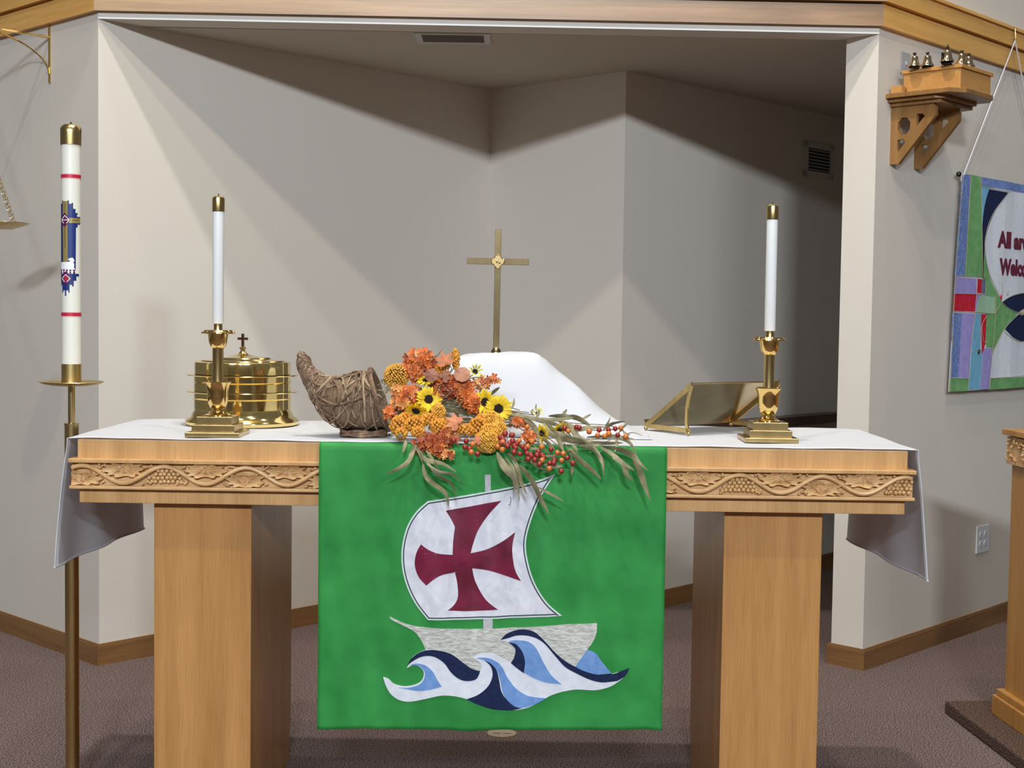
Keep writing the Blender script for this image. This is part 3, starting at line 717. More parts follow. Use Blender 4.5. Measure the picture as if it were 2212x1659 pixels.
def petal_mesh(key, wmax, lift):
    vs = []; fs = []
    for i in range(9):
        t_ = i/8; w_ = wmax*math.sin(math.pi*min(1, t_*.93+.05))**.75*(1-.1*t_); r_ = .30+.72*t_; z = .10+lift*math.sin(t_*2.2)-.05*t_*t_
        if i == 8: w_ = .01
        vs += [(r_, -w_, z+.025), (r_, 0, z-.015), (r_, w_, z+.025)]
    for i in range(8):
        o_ = i*3; fs += [(o_, o_+3, o_+4, o_+1), (o_+1, o_+4, o_+5, o_+2)]
    mb = MB(); mb.add(vs, fs, True); smesh(key, mb)
petal_mesh('petal', .15, .16); petal_mesh('petal_closed', .14, .55)
rnd = random.Random(11)
mb = MB(); mb.lathe([(.0, .16), (.10, .15), (.22, .17), (.33, .13), (.37, .05), (.30, -.04), (.12, -.14), (0, -.16)], 24)
for i in range(60):
    a = i*2.39996; r_ = .34*math.sqrt(i/60); mb.ball((r_*math.cos(a), r_*math.sin(a), .155+.01*(i % 3)), .028, 6, 4)
smesh('seedhead', mb)
def sunflower(u, v, r, nx_, nz_, closed=False, pm=None, n=15, y=None, lab=None):
    p = fp(u, v, y)+Vector((0, -.03, 0)); nrm_ = Vector((nx_, -1, nz_)).normalized(); R_ = r*PX*(1.35 if closed else 1.04)
    M = Matrix.Translation(p) @ nrm_.to_track_quat('Z', 'Y').to_matrix().to_4x4() @ Matrix.Scale(R_, 4)
    s = place('sunflower', 'seedhead', M, SEED, fl, lab)
    for k in range(n):
        for ly in ((0, 1) if not closed else (0,)):
            a = 2*math.pi*(k+.5*ly)/n+rnd.uniform(-.08, .08)
            Mk = M @ Matrix.Rotation(a, 4, 'Z') @ Matrix.Rotation(rnd.uniform(-.12, .12)+(.16 if ly else 0), 4, 'Y') @ Matrix.Scale((.92 if ly else 1)*rnd.uniform(.93, 1.05), 4)
            place('petal', 'petal_closed' if closed else 'petal', Mk, pm or PET, s)
sunflower(927, 861, 28, .35, .1, lab='yellow sunflower facing front')
sunflower(922, 822, 21, -.2, 1.5, n=12)
sunflower(901, 884, 25, -.3, -1.0, n=12)
sunflower(1050, 867, 28, -.7, .2, n=14)
sunflower(1077, 881, 30, .15, .05, lab='yellow sunflower with a dark seed head')
sunflower(1027, 802, 13, .3, .4, True, PETG, 9, .1)
sunflower(1161, 892, 11, .0, 1.2, True, PETG, 9, .05)
sunflower(1172, 933, 20, -.8, -.3, n=11)
sunflower(1207, 925, 20, .8, -.6, n=11)
# berry clusters made of many small berries
def cluster(name, u, v, rx, rz, br, m_, n, y=None, ry=.7, lab=None):
    c_ = fp(u, v, y)+Vector((0, -.02, 0)); mb = MB(FA)
    for i in range(n):
        k = (i+.5)/n; ph = math.acos(1-2*k); th = i*2.39996
        d = Vector((math.sin(ph)*math.cos(th), math.sin(ph)*math.sin(th), math.cos(ph)))
        if d.y > .35: continue
        q = rnd.uniform(.86, 1.02)
        mb.ball((c_.x+d.x*rx*PX*q, c_.y+d.y*(rx+rz)/2*PX*ry*q, c_.z+d.z*rz*PX*q), br*PX*rnd.uniform(.85, 1.1), 7, 5)
    part(name, mb, m_, fl, lab, 'stuff')
    part('gap_shade_core', MB(FA).ball((c_.x, c_.y+.004, c_.z), 1, 10, 8, (rx*PX*.80, min(rx, rz)*PX*.6, rz*PX*.80)), BRNL, fl)  # dark ball inside, its colour stands in for shade in the gaps
for a in ((858,812,27,27,150),(858,822,22,18,60),(1062,908,22,20,150),(1062,935,25,22,170),(1053,962,26,24,190),(948,890,15,20,90),(1078,925,16,20,90)):
    cluster('bud_cluster', a[0], a[1], a[2], a[3], 2.5, GOLDB, int(a[4]*1.9))
for a in ((862,918,17,20,60),(868,935,12,12,30),(898,915,20,17,60),(905,932,13,10,30),(925,904,20,12,50),(952,921,20,18,70),(968,930,12,12,30),(1008,927,22,11,50),(1033,921,18,20,60),(1042,905,14,12,35),(985,776,7,22,40),(960,790,12,8,24),(945,795,14,10,30),(880,900,14,10,30)):
    cluster('berry_cluster', a[0], a[1], a[2], a[3], 4.0, ORB, int(a[4]*1.15))
# blossoms
BL = [(905,775,32,20,24,0),(893,800,22,22,18,0),(925,785,22,18,12,1),(883,857,32,24,30,0),(868,872,22,12,10,2),(958,820,26,18,20,0),(983,838,28,22,22,1),(1008,852,22,22,16,0),(1021,872,18,22,16,0),(934,957,24,20,22,1),(962,948,20,20,14,1),(946,972,16,12,10,1),(965,983,16,8,7,2),(841,892,12,12,7,0),(1042,827,18,14,10,2),(1070,820,9,10,4,2),(1121,912,16,10,9,0),(1145,943,16,12,10,0),(860,842,16,10,6,2),(940,850,20,18,8,1),(1000,825,22,14,10,0),(905,960,14,16,7,1)]
for (u, v, ru, rv, n, mk) in BL:
    for i in range(n):
        a = i*2.39996+u; rr = math.sqrt((i+.4)/n); du, dv_ = rr*math.cos(a), rr*math.sin(a)
        p = fp(u+du*ru, v+dv_*rv, fy(v)-.03*(1-rr*rr)-.012); nr = Vector((du*.9+rnd.uniform(-.3, .3), -1, -dv_*.9+.1+rnd.uniform(-.3, .3))).normalized()
        M = Matrix.Translation(p) @ nr.to_track_quat('Z', 'Y').to_matrix().to_4x4() @ Matrix.Rotation(rnd.uniform(0, 6), 4, 'Z') @ Matrix.Scale(rnd.uniform(6.5, 9.5)*PX, 4)
        m_ = (BLOS, BLOSD, BLOSP)[mk if rnd.random() > .25 else rnd.randrange(3)]
        place('blossom', 'blossom', M, m_, fl)
# round berries
RB = [(5,520,0),(85,535,0),(100,610,0),(40,675,0),(125,675,0),(185,605,1),(-12,600,0),(230,680,0),(350,615,1),(290,430,1),(120,755,0),(195,775,0),(290,770,0),(300,840,0),(325,775,0),(385,850,0),(430,745,0),(415,790,0),(480,790,0),(480,855,1),(445,905,0),(475,685,1),(295,680,1),(270,712,0),(595,715,0),(675,755,1),(750,770,1),(800,825,0),(730,855,1),(635,855,0),(575,890,0),(628,888,0),(572,960,1),(725,995,0),(873,892,0),(920,430,0),(955,436,0),(1082,487,1),(1210,465,0),(1330,465,0),(1415,450,0),(1487,440,1),(1332,515,1),(1447,530,0),(1550,553,1),(815,482,1),(1190,532,1),(1280,545,1),(768,445,0),(60,640,0),(160,640,0),(-60,560,0),(-45,640,0),(-90,680,1),(140,700,0),(340,800,0),(500,820,0)]
for (a, b, k) in RB:
    u, v = 1090+a/5.923, 850+b/5.923; p = fp(u, v, fy(v)-.045)
    M = Matrix.Translation(p) @ Matrix.Rotation(rnd.uniform(-.8, .8), 4, 'X') @ Matrix.Rotation(rnd.uniform(-.8, .8), 4, 'Y') @ Matrix.Scale(5.9*PX*rnd.uniform(.9, 1.06), 4)
    place('berry', 'berry', M, AMBB if k else REDB, fl)
for (a, b, k) in [(1035,1175,0),(1020,1250,0),(1112,1215,1),(1095,1310,1),(1170,1330,0),(1500,1085,0),(1465,1145,0),(1470,1190,1),(1585,1105,0),(1585,1175,0),(1525,1235,0),(1610,1235,0),(1465,1280,1),(1605,1310,0),(885,1170,0),(1075,1270,0)]:
    u, v = 820+a/5.53, 740+b/5.53; p = fp(u, v, fy(v)-.045)
    place('berry', 'berry', Matrix.Translation(p) @ Matrix.Rotation(rnd.uniform(-.8, .8), 4, 'X') @ Matrix.Scale(6.2*PX, 4), AMBB if k else REDB, fl)
# berry stems
def stem(pts, r=.0011, m_=STEMM, dy=0.):
    part('stem', MB(FA).tube(curve3([fp(u, v, fy(v)+dy) for u, v in pts], 6), r, 5), m_, fl)
for s_ in ([(1000,930),(1030,960),(1060,980)],[(1080,905),(1130,930),(1160,975),(1170,1000)],[(1100,910),(1150,945),(1190,985),(1212,1018)],[(1120,915),(1190,950),(1235,1000)],[(1140,900),(1220,920),(1290,930),(1345,925)],[(1150,905),(1250,915),(1320,920),(1360,940)],[(1100,930),(1120,960),(1140,985)],[(1200,940),(1225,965),(1237,998)],[(1030,850),(1048,835),(1066,815)],[(940,850),(970,810),(990,780)],[(930,830),(960,800),(985,775)],[(960,860),(1010,820),(1045,815)],[(985,870),(1000,830),(1027,805)],[(990,880),(1010,850),(1042,830)],[(955,815),(975,800),(972,790)],[(1090,930),(1110,985),(1140,1000)],[(910,790),(918,770),(928,757)],[(930,780),(945,768),(955,755)]):
    stem(s_, .0012, STEMM, -.03)
for k in range(34):  # bundle of bare stalks lying under the spray
    a = rnd.uniform(0, 1); stem([(850+rnd.uniform(-8, 20), 880+rnd.uniform(-25, 30)), (960+rnd.uniform(-20, 20), 880+rnd.uniform(-35, 35)), (1100+rnd.uniform(-20, 60), 905+rnd.uniform(-28, 20))], .0013, STEMM if k % 2 else OLIVD, .01)
# leaves
def leaf(pts, wd, m_=OLIVE, dy=-.04, tw=0., yfix=None, name='leaf', lab=None, col=None):
    c_ = curve3([fp(u, v, (yfix if yfix is not None else fy(v)+dy)) for u, v in pts], 7); n = len(c_); vs = []; fs = []
    for i, p in enumerate(c_):
        t_ = i/(n-1); w_ = wd*PX*.5*math.sin(math.pi*min(1, (t_*.96+.04)))**.8*(1.05-.35*t_)
        tg = (c_[min(i+1, n-1)]-c_[max(i-1, 0)]).normalized(); sd = tg.cross(Vector((0, -1, 0))).normalized()
        ang = tw+.9*math.sin(t_*3+len(pts)+wd); sd = sd*math.cos(ang*.7)+Vector((0, 1, 0))*math.sin(ang*.7)
        nn = tg.cross(sd)*w_*.25
        vs += [p-sd*w_+nn, p, p+sd*w_+nn]
    for i in range(n-1): o_ = i*3; fs += [(o_, o_+3, o_+4, o_+1), (o_+1, o_+4, o_+5, o_+2)]
    for q in vs:
        if q.y > -.034 and q.z < 1.006: q.z = 1.006
        if q.y > -.040 and q.z < 1.0: q.y = -.040
    mb = MB(FA); mb.add(vs, fs, True); part(name, mb, m_, fl, lab)
def c6(l): return [(1090+a/5.923, 850+b/5.923) for a, b in l]
def c5(l): return [(820+a/5.53, 740+b/5.53) for a, b in l]
def c4(l): return [(600+a/4.1475, 700+b/4.1475) for a, b in l]
def c7(l): return [(950+a/3.687, 700+b/3.687) for a, b in l]
for pts, wd in ((c4([(1240,1080),(1150,1250),(960,1350)]), 11), (c4([(1240,1090),(1320,1210),(1480,1250),(1605,1330)]), 11), (c4([(1300,1250),(1340,1380),(1500,1510),(1530,1640)]), 12), (c4([(1330,1250),(1450,1320),(1570,1350),(1655,1420)]), 7), (c4([(1150,1040),(1120,1150)]), 10), (c4([(1230,1070),(1180,1180),(1240,1120),(1300,1260)]), 6),
    (c4([(1330,1220),(1420,1340),(1560,1440),(1600,1560)]), 8), (c4([(1330,1130),(1400,1240),(1440,1300)]), 9),
    (c7([(470,1040),(520,1120),(590,1240),(590,1345)]), 13), (c7([(520,1060),(600,1180),(622,1280),(635,1420)]), 11), (c7([(560,1040),(625,1150),(650,1260),(695,1360)]), 12), (c7([(635,1125),(720,1230),(800,1390),(870,1515)]), 15), (c7([(780,1300),(880,1350),(990,1415)]), 7), (c7([(455,1020),(500,1130),(560,1220)]), 12), (c7([(540,1030),(590,1090),(610,1200)]), 10),
    (c6([(240,310),(350,400),(410,520),(450,670)]), 14), (c6([(490,350),(620,480),(700,620),(760,760)]), 15), (c6([(500,370),(600,520),(800,600),(1000,640),(1290,655)]), 13), (c6([(250,310),(450,330),(700,330),(970,295)]), 12), (c6([(80,265),(300,300),(480,350),(700,420),(870,560)]), 12),
    (c6([(560,290),(760,290),(880,285)]), 11), (c6([(720,290),(770,240),(800,200)]), 8), (c6([(820,290),(950,330),(1100,415)]), 16), (c6([(700,360),(850,430),(950,560),(1150,620)]), 17), (c6([(900,480),(1050,440),(1290,425)]), 12), (c6([(1260,460),(1380,390),(1545,355)]), 9), (c6([(1290,415),(1325,370),(1357,290)]), 5), (c6([(1500,450),(1560,390),(1610,355)]), 6), (c6([(970,340),(1040,300),(1110,265)]), 7),
    (c6([(1060,600),(1280,550),(1460,560),(1600,630),(1690,780)]), 12), (c6([(1050,560),(1300,555),(1500,560),(1690,590)]), 10), (c6([(1100,620),(1300,640),(1520,630)]), 10), (c6([(1250,680),(1450,720),(1620,780),(1700,860),(1835,990)]), 15), (c6([(1230,690),(1400,790),(1530,900),(1665,985)]), 12), (c6([(1380,820),(1520,900),(1560,1040),(1650,1125)]), 13), (c6([(1640,860),(1720,980),(1780,1140),(1868,1375)]), 16), (c6([(1420,560),(1440,640),(1405,760)]), 8),
    (c6([(1120,660),(1200,780),(1260,900),(1270,1060)]), 11), (c6([(960,660),(1130,720),(1210,830)]), 9), (c6([(830,700),(950,850),(1100,970),(1240,1100)]), 15), (c6([(520,800),(640,800),(760,755),(990,735)]), 8), (c6([(500,910),(620,930),(750,930)]), 12), (c6([(880,900),(865,980),(852,1050)]), 8), (c6([(300,695),(380,705),(500,695)]), 6), (c6([(860,660),(900,690),(930,760)]), 8), (c6([(480,560),(560,640),(640,720)]), 10), (c6([(330,860),(430,940),(560,1010)]), 9), (c6([(700,560),(900,600),(1060,650),(1240,660)]), 16), (c6([(620,480),(760,540),(960,620)]), 14), (c6([(1180,640),(1340,600),(1500,470),(1540,520),(1650,500),(1780,548)]), 4),
    (c6([(90,190),(115,130),(125,50)]), 7), (c6([(400,190),(405,130)]), 4), (c6([(230,310),(330,370),(380,430)]), 10),
    (c6([(360,270),(345,230),(370,200)]), 7), (c6([(400,310),(430,260),(440,205)]), 8)):
    leaf(pts, wd)
for k in range(26):
    u, v = rnd.uniform(860, 1060), rnd.uniform(845, 930); a = rnd.uniform(0, 6.28); l_ = rnd.uniform(20, 40)
    leaf([(u, v), (u+l_*.5*math.cos(a), v+l_*.5*math.sin(a)*.6), (u+l_*math.cos(a), v+l_*math.sin(a)*.6)], 10, OLIVD, .02)
for k in range(60):   # filler foliage deep in the spray
    u, v = rnd.gauss(950, 65), rnd.gauss(880, 26)
    if ((u-955)/125)**2+((v-880)/62)**2 > 1: continue
    a = rnd.uniform(0, 6.28); l_ = rnd.uniform(22, 40)
    leaf([(u, v), (u+l_*.5*math.cos(a), v+l_*.5*math.sin(a)*.7-2), (u+l_*math.cos(a), v+l_*math.sin(a)*.7)], rnd.uniform(12, 18), (OLIVD, MAPLB, OLIVE, BRNL)[k % 4], .012)
for k in range(14):   # moss tuft at the basket mouth
    u, v = rnd.uniform(825, 850), rnd.uniform(815, 860); leaf([(u, v), (u+rnd.uniform(-10, 14), v-8), (u+rnd.uniform(-18, 18), v+rnd.uniform(-22, 16))], 3, OLIVE, -.02)
stem([(u, v) for u, v in c7([(560,1375),(567,1400),(560,1430),(545,1448)])], .0008, DKLINE, -.0)
def maple(u, v, r, ang, m_, nx_=0, nz_=.2, rnd_leaf=False):
    p = fp(u, v)+Vector((0, -.055, 0)); nr = Vector((nx_, -1, nz_)).normalized()
    M = Matrix.Translation(p) @ nr.to_track_quat('Z', 'Y').to_matrix().to_4x4() @ Matrix.Rotation(ang, 4, 'Z') @ Matrix.Scale(r*PX, 4)
    if rnd_leaf: rim = [(math.cos(a)*(1+.04*math.cos(9*a)), math.sin(a)) for a in [2*math.pi*i/36 for i in range(36)]]
    else:
        rim = []
        for k, (ra, aa) in enumerate(((1.15, 0), (.55, .32), (.62, .42), (1.0, .85), (.5, 1.25), (.72, 1.55), (.62, 2.1), (.35, 2.7), (.12, math.pi), (.35, -2.7), (.62, -2.1), (.72, -1.55), (.5, -1.25), (1.0, -.85), (.62, -.42), (.55, -.32))): rim.append((ra*math.cos(aa), ra*math.sin(aa)))
    vs = [(0, 0, .03)]; n = len(rim)
    for s_ in (.5, 1.0):
        for (x, y) in rim: vs.append((x*s_, y*s_, -.16*(abs(y)*s_)**1.5-.15*max(0, x*s_)**2+.03*math.cos(6*math.atan2(y, x))))
    fs = [(0, 1+i, 1+(i+1) % n) for i in range(n)]+[(1+i, 1+n+i, 1+n+(i+1) % n, 1+(i+1) % n) for i in range(n)]
    mb = MB(FA); mb.add(vs, fs, True, M); part('maple_leaf', mb, m_, fl, None if m_ is MAPLE else 'brown rounded leaf')
maple(965,780,26,1.9,MAPLE,.1,.3); maple(988,910,27,2.6,MAPLE,.1,.5); maple(984,940,19,-1.2,MAPLE,-.3,-.2); maple(1036,946,15,2.9,MAPLE,.2,.4); maple(1000,806,18,1.2,MAPLB,0,.5,True); maple(961,813,19,.7,MAPLB,0,.4); maple(935,808,15,2.2,MAPLB,0,.2,True); maple(868,935,9,-1.3,OLIVE,0,.2)

# ------------------------------------------------------------ paschal candle and stand
PY = 3.68
def wp(u, v, y=PY):
    d = ray(u, v); return CAM+d*((y-CAM.y)/d.y)
pc = wp(154.5, 828); px_, pz = pc.x, pc.z
pxt = wp(151.5, 310).x
FPm = Matrix.Translation((px_, PY, 0))
st = thing('candle_stand', 'tall aged brass floor stand with a shallow drip dish left of the altar', 'candle stand', FPm, (0, 0, 0))
part('foot', MB(FPm).lathe([(0, 0), (.14, 0), (.142, .006), (.135, .014), (.05, .028), (.022, .035)], 48), BRASSD, st)
zj = wp(156, 915).z
part('lower_pole', MB(FPm).lathe([(.0, .03), (.0184, .03), (.0184, zj-.003), (.0197, zj-.003), (.0197, zj+.001), (0, zj+.001)], 28), BRASSD, st)
part('upper_pole', MB(FPm).lathe([(.0092, zj), (.0092, pz-.004)], 20), BRASSD, st)
part('drip_dish', MB(FPm).lathe([(0, pz-.008), (.05, pz-.006), (.075, pz-.001), (.0845, pz+.004), (.0835, pz+.005), (.05, pz-.0035), (0, pz-.005)], 64), BRUSH, st)
zs = wp(155, 786).z
part('socket', MB(FPm).lathe([(.026, pz-.006), (.026, zs), (.0245, zs), (.0245, zs-.01)], 36), BRUSH, st)
zt = wp(151, 268).z; zc1 = wp(151, 311).z
pcn = thing('paschal_candle', 'tall thick white paschal candle with blue and gold cross emblem and red bands', 'candle', FPm, (0, 0, zs-.01))
RC = .0252
part('wax', MB(FPm).lathe([(0, zs-.012), (RC, zs-.012), (RC, zc1), (0, zc1)], 64), WAX2, pcn)
part('follower', MB(FPm).lathe([(RC+.0018, zc1-.003), (RC+.0022, zc1+.03), (RC+.002, zt-.012), (RC-.002, zt-.006), (.018, zt-.002), (.006, zt), (0, zt)], 48), BRASSD, pcn, 'brass follower cap')
part('wick', MB(FPm).tube([(0, 0, zt-.001), (0, 0, zt+.005)], .0025, 8), DKLINE, pcn)
RED = mat('red_foil', (.50, .015, .05), .4); PINK = mat('pink_edge', (.80, .45, .40), .5)
BLUE = mat('blue_print', (.007, .024, .16), .45); GOLDP = mat('gold_print', (.36, .27, .09), .4, .3); PURP = mat('purple_print', (.10, .01, .07), .45); WHT = mat('white_print', (.85, .85, .88), .45)
def band(z, h, m_, nm, e): part(nm, MB(FPm).lathe([(RC, z-h), (RC+e, z-h), (RC+e, z+h), (RC, z+h)], 64), m_, pcn)
for vv in (382, 679):
    z = wp(152, vv).z; band(z, .0068, PINK, 'band_edge', .0003); band(z, .0045, RED, 'red_band', .0006)
# printed emblem wrapped on the wax: coordinates measured in a 6.383 x close-up (origin 100, 420)
def ep(pts, h, nm, m_):
    poly = []
    for a, b in pts:
        u, v = 100+a/6.383, 420+b/6.383; axis = 152.2+(v-480)*.0072   # candle axis in the photo
        q = wp(u, v); off = (u-axis)/F_PX*PY
        th = math.asin(max(-.995, min(.995, off/RC))); poly.append((th*RC, wp(axis, v).z))
    def f(x, z, hh): th = x/RC; rr = RC+.0003+hh; return (rr*math.sin(th), -rr*math.cos(th), z)
    V, F_ = sheet(poly, .0002*h, f, .004); mb = MB(FPm); mb.add(V, F_, True); part(nm, mb, m_, pcn)
blue = [(240,90),(252,90),(252,110),(326,110),(326,92),(343,92),(343,138),(378,138),(378,125),(395,125),(395,205),(422,205),(422,262),(443,262),(443,285),(436,285),(436,312),(461,312),(461,330),(461,418),(443,418),(443,458),(428,458),(428,1095),(458,1095),(458,1132),(435,1132),(435,1192),(407,1192),(407,1270),(390,1270),(390,1248),(358,1248),(358,1355),(342,1355),(342,1325),(312,1325),(312,1402),(293,1402),(293,1325),(266,1325),(266,1355),(250,1355),(250,1248),(232,1248),(232,1270),(222,1270),(222,1192),(214,1192),(212,200),(207,200),(210,128),(222,128),(222,138),(240,138)]
ep(blue, 1, 'emblem_ground', BLUE)
ep([(254,102),(326,102),(333,935),(262,935)], 2.2, 'emblem_cross', GOLDP); ep([(210,335),(461,330),(461,400),(210,402)], 2.2, 'emblem_cross', GOLDP)
ep([(286,125),(291,125),(297,738),(291,738)], 3, 'emblem_line', PURP); ep([(385,358),(448,358),(448,366),(385,366)], 3, 'emblem_line', PURP)
def loz(cx, cyy, r): return [(cx, cyy-r*1.28), (cx+r, cyy), (cx, cyy+r*1.28), (cx-r, cyy)]
ep(loz(290, 360, 78), 3.4, 'lozenge', PURP); ep(loz(306, 1160, 78), 3.4, 'lozenge', PURP)
def pl(l, w_=9): # thick polyline
    out = []
    for i in range(len(l)-1):
        a = Vector(l[i]); b = Vector(l[i+1]); n_ = (b-a).normalized(); n_ = Vector((-n_.y, n_.x))*w_*.5; e_ = (b-a).normalized()*w_*.3
        out.append([tuple(a-e_+n_), tuple(b+e_+n_), tuple(b+e_-n_), tuple(a-e_-n_)])
    return out
ep(loz(291, 362, 26), 4, 'lozenge', mat('dark_crimson', (.20, .01, .05), .45)); ep(loz(306, 1162, 34), 4, 'lozenge', RED)
for q in pl([(272,405),(240,360),(290,300),(350,360),(315,405)]): ep(q, 5, 'letter_stroke', WHT)
for q in pl([(245,360),(345,360)]): ep(q, 5, 'letter_stroke', WHT)
for q in pl([(288,1208),(254,1162),(304,1108),(364,1162),(322,1208)]): ep(q, 5, 'letter_stroke', WHT)
ep([(218,1035),(425,1035),(430,1095),(218,1095)], 3, 'checker', WHT)
for k in range(5):
    for j in range(2): ep(loz(234+k*44, 1050+j*32, 16), 4.5, 'checker', PURP)
ep([(220,940),(345,935),(362,930),(358,915),(340,912),(338,895),(360,885),(378,878),(398,880),(415,925),(400,930),(412,975),(408,1010),(420,1035),(400,1042),(300,1038),(235,1035),(218,1000)], 6, 'lamb', WHT)

# ------------------------------------------------------------ left wall bracket and hanging lamp
br = thing('lamp_bracket', 'brass wall bracket with curved brace at the upper left', 'bracket', FL, (-.352, -.003, 2.3))
part('wall_bar', MB(FL).box((-.358, -.006, 2.181), (-.346, -.001, 2.398), .001), BRASS, br)
arm = [(-.352, -.006, 2.352), (-.352, -.12, 2.352), (-.352, -.30, 2.352)]
part('arm', MB(FL).box((-.358, -.42, 2.348), (-.346, -.003, 2.356), .001), BRASS, br)
part('brace', MB(FL).tube([(-.352, -.006-.33*(1-math.cos(a)), 2.215+.135*math.sin(a)) for a in [math.pi/2*i/20 for i in range(21)]], .0035, 8), BRASS, br)
part('hook', MB(FL).tube([(-.352, -.40+.01*math.cos(a), 2.342+.01*math.sin(a)) for a in [i*.5 for i in range(10)]], .0015, 6), BRASS, br)
# lamp dish hangs below the arm
rim = on(FL, 30, 479, -.38); LC = Vector((rim.x-.095, -.38, rim.z-.001))
hl = thing('hanging_lamp', 'hanging brass lamp dish on link chains at the left edge', 'lamp', FL, LC)
part('dish', MB(FL).lathe([(0, -.022), (.04, -.02), (.075, -.008), (.095, .0), (.0945, .0015), (.07, -.004), (0, -.012)], 48, LC), BRASSD, hl)
top = Vector((-.352, -.40, 2.33))
for k in range(3):
    a = .1+k*2.094; p0 = LC+Vector((.086*math.cos(a), .086*math.sin(a), 0)); d = top-p0; n = int(d.length/.0155)
    mbk = MB(FL)
    for i in range(n):
        c_ = p0+d*((i+.5)/n); q = d.to_track_quat('Z', 'Y').to_matrix().to_4x4(); M = Matrix.Translation(c_) @ q @ rotz(math.pi/2*(i % 2))
        mbk.tube([(.0045*math.cos(b), 0, .0095*math.sin(b)) for b in [2*math.pi*j/10 for j in range(10)]], .001, 5, True, xf=M)
    part('chain', mbk, BRASSP, hl, kind='stuff')

# ------------------------------------------------------------ right wall: shelf, box, bells
sh = thing('wall_shelf', 'oak wall shelf with chamfered corners and two pierced triangular brackets', 'shelf', FR, (.23, -.1, 2.14))
outl = [(.06, 0), (.06, -.25), (.12, -.29), (.34, -.29), (.40, -.25), (.40, 0)]
part('shelf_board', MB(FR).prism(outl, 2.146, 2.163, 'xy', .002), SHELFO, sh)
for k, (ins_, z0, z1) in enumerate(((.018, 2.132, 2.146), (.034, 2.118, 2.132))):
    part('moulding', MB(FR).prism([(.06+ins_, 0), (.06+ins_, -.205+ins_), (.10, -.235+ins_), (.36, -.235+ins_), (.40-ins_, -.205+ins_), (.40-ins_, 0)], z0, z1, 'xy', .003), SHELFO, sh)
for bx in (.105, .295):
    bm = bmesh.new()
    out_ = [(0, 2.118), (0, 1.905), (-.035, 1.905), (-.18, 2.075), (-.18, 2.106), (-.17, 2.118)]
    holes = [[(-.055+.034*math.cos(a)*.78, 2.045+.034*math.sin(a)) for a in [math.pi/8+math.pi/4*i for i in range(8)]],
             [(-.105, 2.085), (-.128, 2.085), (-.138, 2.075), (-.105, 2.040)], [(-.03, 1.995), (-.055, 1.995), (-.062, 1.985), (-.035, 1.952), (-.03, 1.955)]]
    es = []
    for lp_ in [out_]+holes:
        vv = [bm.verts.new((bx, a, b)) for a, b in lp_]
        for i in range(len(vv)): es.append(bm.edges.new((vv[i], vv[(i+1) % len(vv)])))
    bmesh.ops.triangle_fill(bm, edges=es, use_beauty=True, use_dissolve=False)
    r_ = bmesh.ops.extrude_face_region(bm, geom=bm.faces[:])
    for v_ in [g for g in r_['geom'] if isinstance(g, bmesh.types.BMVert)]: v_.co.x += .018
    mb = MB(FR); mb.addbm(bm); part('bracket', mb, SHELFO, sh)
bx = thing('wooden_box', 'honey oak box with a lipped lid on the wall shelf, under the small bells', 'box', FR, (.23, -.16, 2.164))
part('box_body', MB(FR).box((.106, -.272, 2.1635), (.354, -.048, 2.236), .001), BOXO, bx)
part('lid', MB(FR).box((.10, -.280, 2.236), (.362, -.042, 2.250), .002), BOXO, bx)
wb = thing('wooden_block', 'small oak block with a round brass knob at the wall end of the shelf', 'block', FR, (.08, -.05, 2.164))
part('block', MB(FR).box((.066, -.062, 2.1635), (.092, -.018, 2.190), .001), BOXO, wb)
part('knob', MB(FR).ball((.100, -.055, 2.180), .009, 12, 8), BRASSD, wb)
BELL = noise_mat('bell_metal', (.72, .56, .36), (.80, .64, .42), 10, .12, metal=1)
BLK = mat('black_plastic', (.008, .008, .008), .3)
bl = [(1975,147,.052,'leftmost small brass bell on the oak box'), (2003,146,.052,'small brass bell second from the left on the oak box'), (2046,139,.056,'middle brass bell with a black stand on the oak box'), (2089,141,.052,'small brass bell just right of the middle one on the box'), (2112,145,.05,'rightmost small brass bell on the oak box')]
for i, (u, v, hgt, lab) in enumerate(bl):
    q = onz(FR, u, v, 2.251); q.y = max(min(q.y, -.07), -.25); z0 = 2.2505; b0 = 0
    b = thing('hand_bell', lab, 'bell', FR, (q.x, q.y, z0), 'bells on the oak box')
    up_ = .010 if i == 2 else .006
    part('stand', MB(FR).lathe([(0, 0), (.020, 0), (.018, .003), (.006, .005), (.005, .02), (0, .02)], 24, (q.x, q.y, z0)), BLK, b)
    s_ = hgt/.05; pr = [(.0215, .0), (.0235, -.001), (.0225, .003), (.0175, .008), (.0145, .016), (.0128, .026), (.0125, .032), (.010, .036), (.004, .038), (0, .038)]
    part('bell', MB(FR).lathe([(a*s_*1.03, c_*s_+up_) for a, c_ in pr], 36, (q.x, q.y, z0)), BELL, b)
    part('handle', MB(FR).lathe([(.0045, .037*s_+up_), (.0035, .041*s_+up_), (.007, .044*s_+up_), (.0065, .047*s_+up_), (.003, .049*s_+up_), (0, .049*s_+up_)], 16, (q.x, q.y, z0)), BLK, b)
    if i == 2:
        part('knob', MB(FR).lathe([(.004, .0), (.0045, .006), (0, .007)], 12, (q.x, q.y, z0+up_+.05*s_)), BRASSP, b)
        part('clip', MB(FR).box((q.x-.022, q.y+.010, z0), (q.x+.022, q.y+.013, z0+.042)), BLK, b)
wpl = thing('wall_plate', 'small grey switch plate on the wall behind the bells', 'wall plate', FR, (.19, -.003, 2.285))
part('plate', MB(FR).box((.165, -.006, 2.255), (.235, -.001, 2.335), .001), mat('grey_plastic', (.35, .36, .38), .4), wpl)
part('toggle', MB(FR).box((.195, -.011, 2.288), (.205, -.005, 2.302), .001), mat('grey_toggle', (.45, .46, .48), .4), wpl)

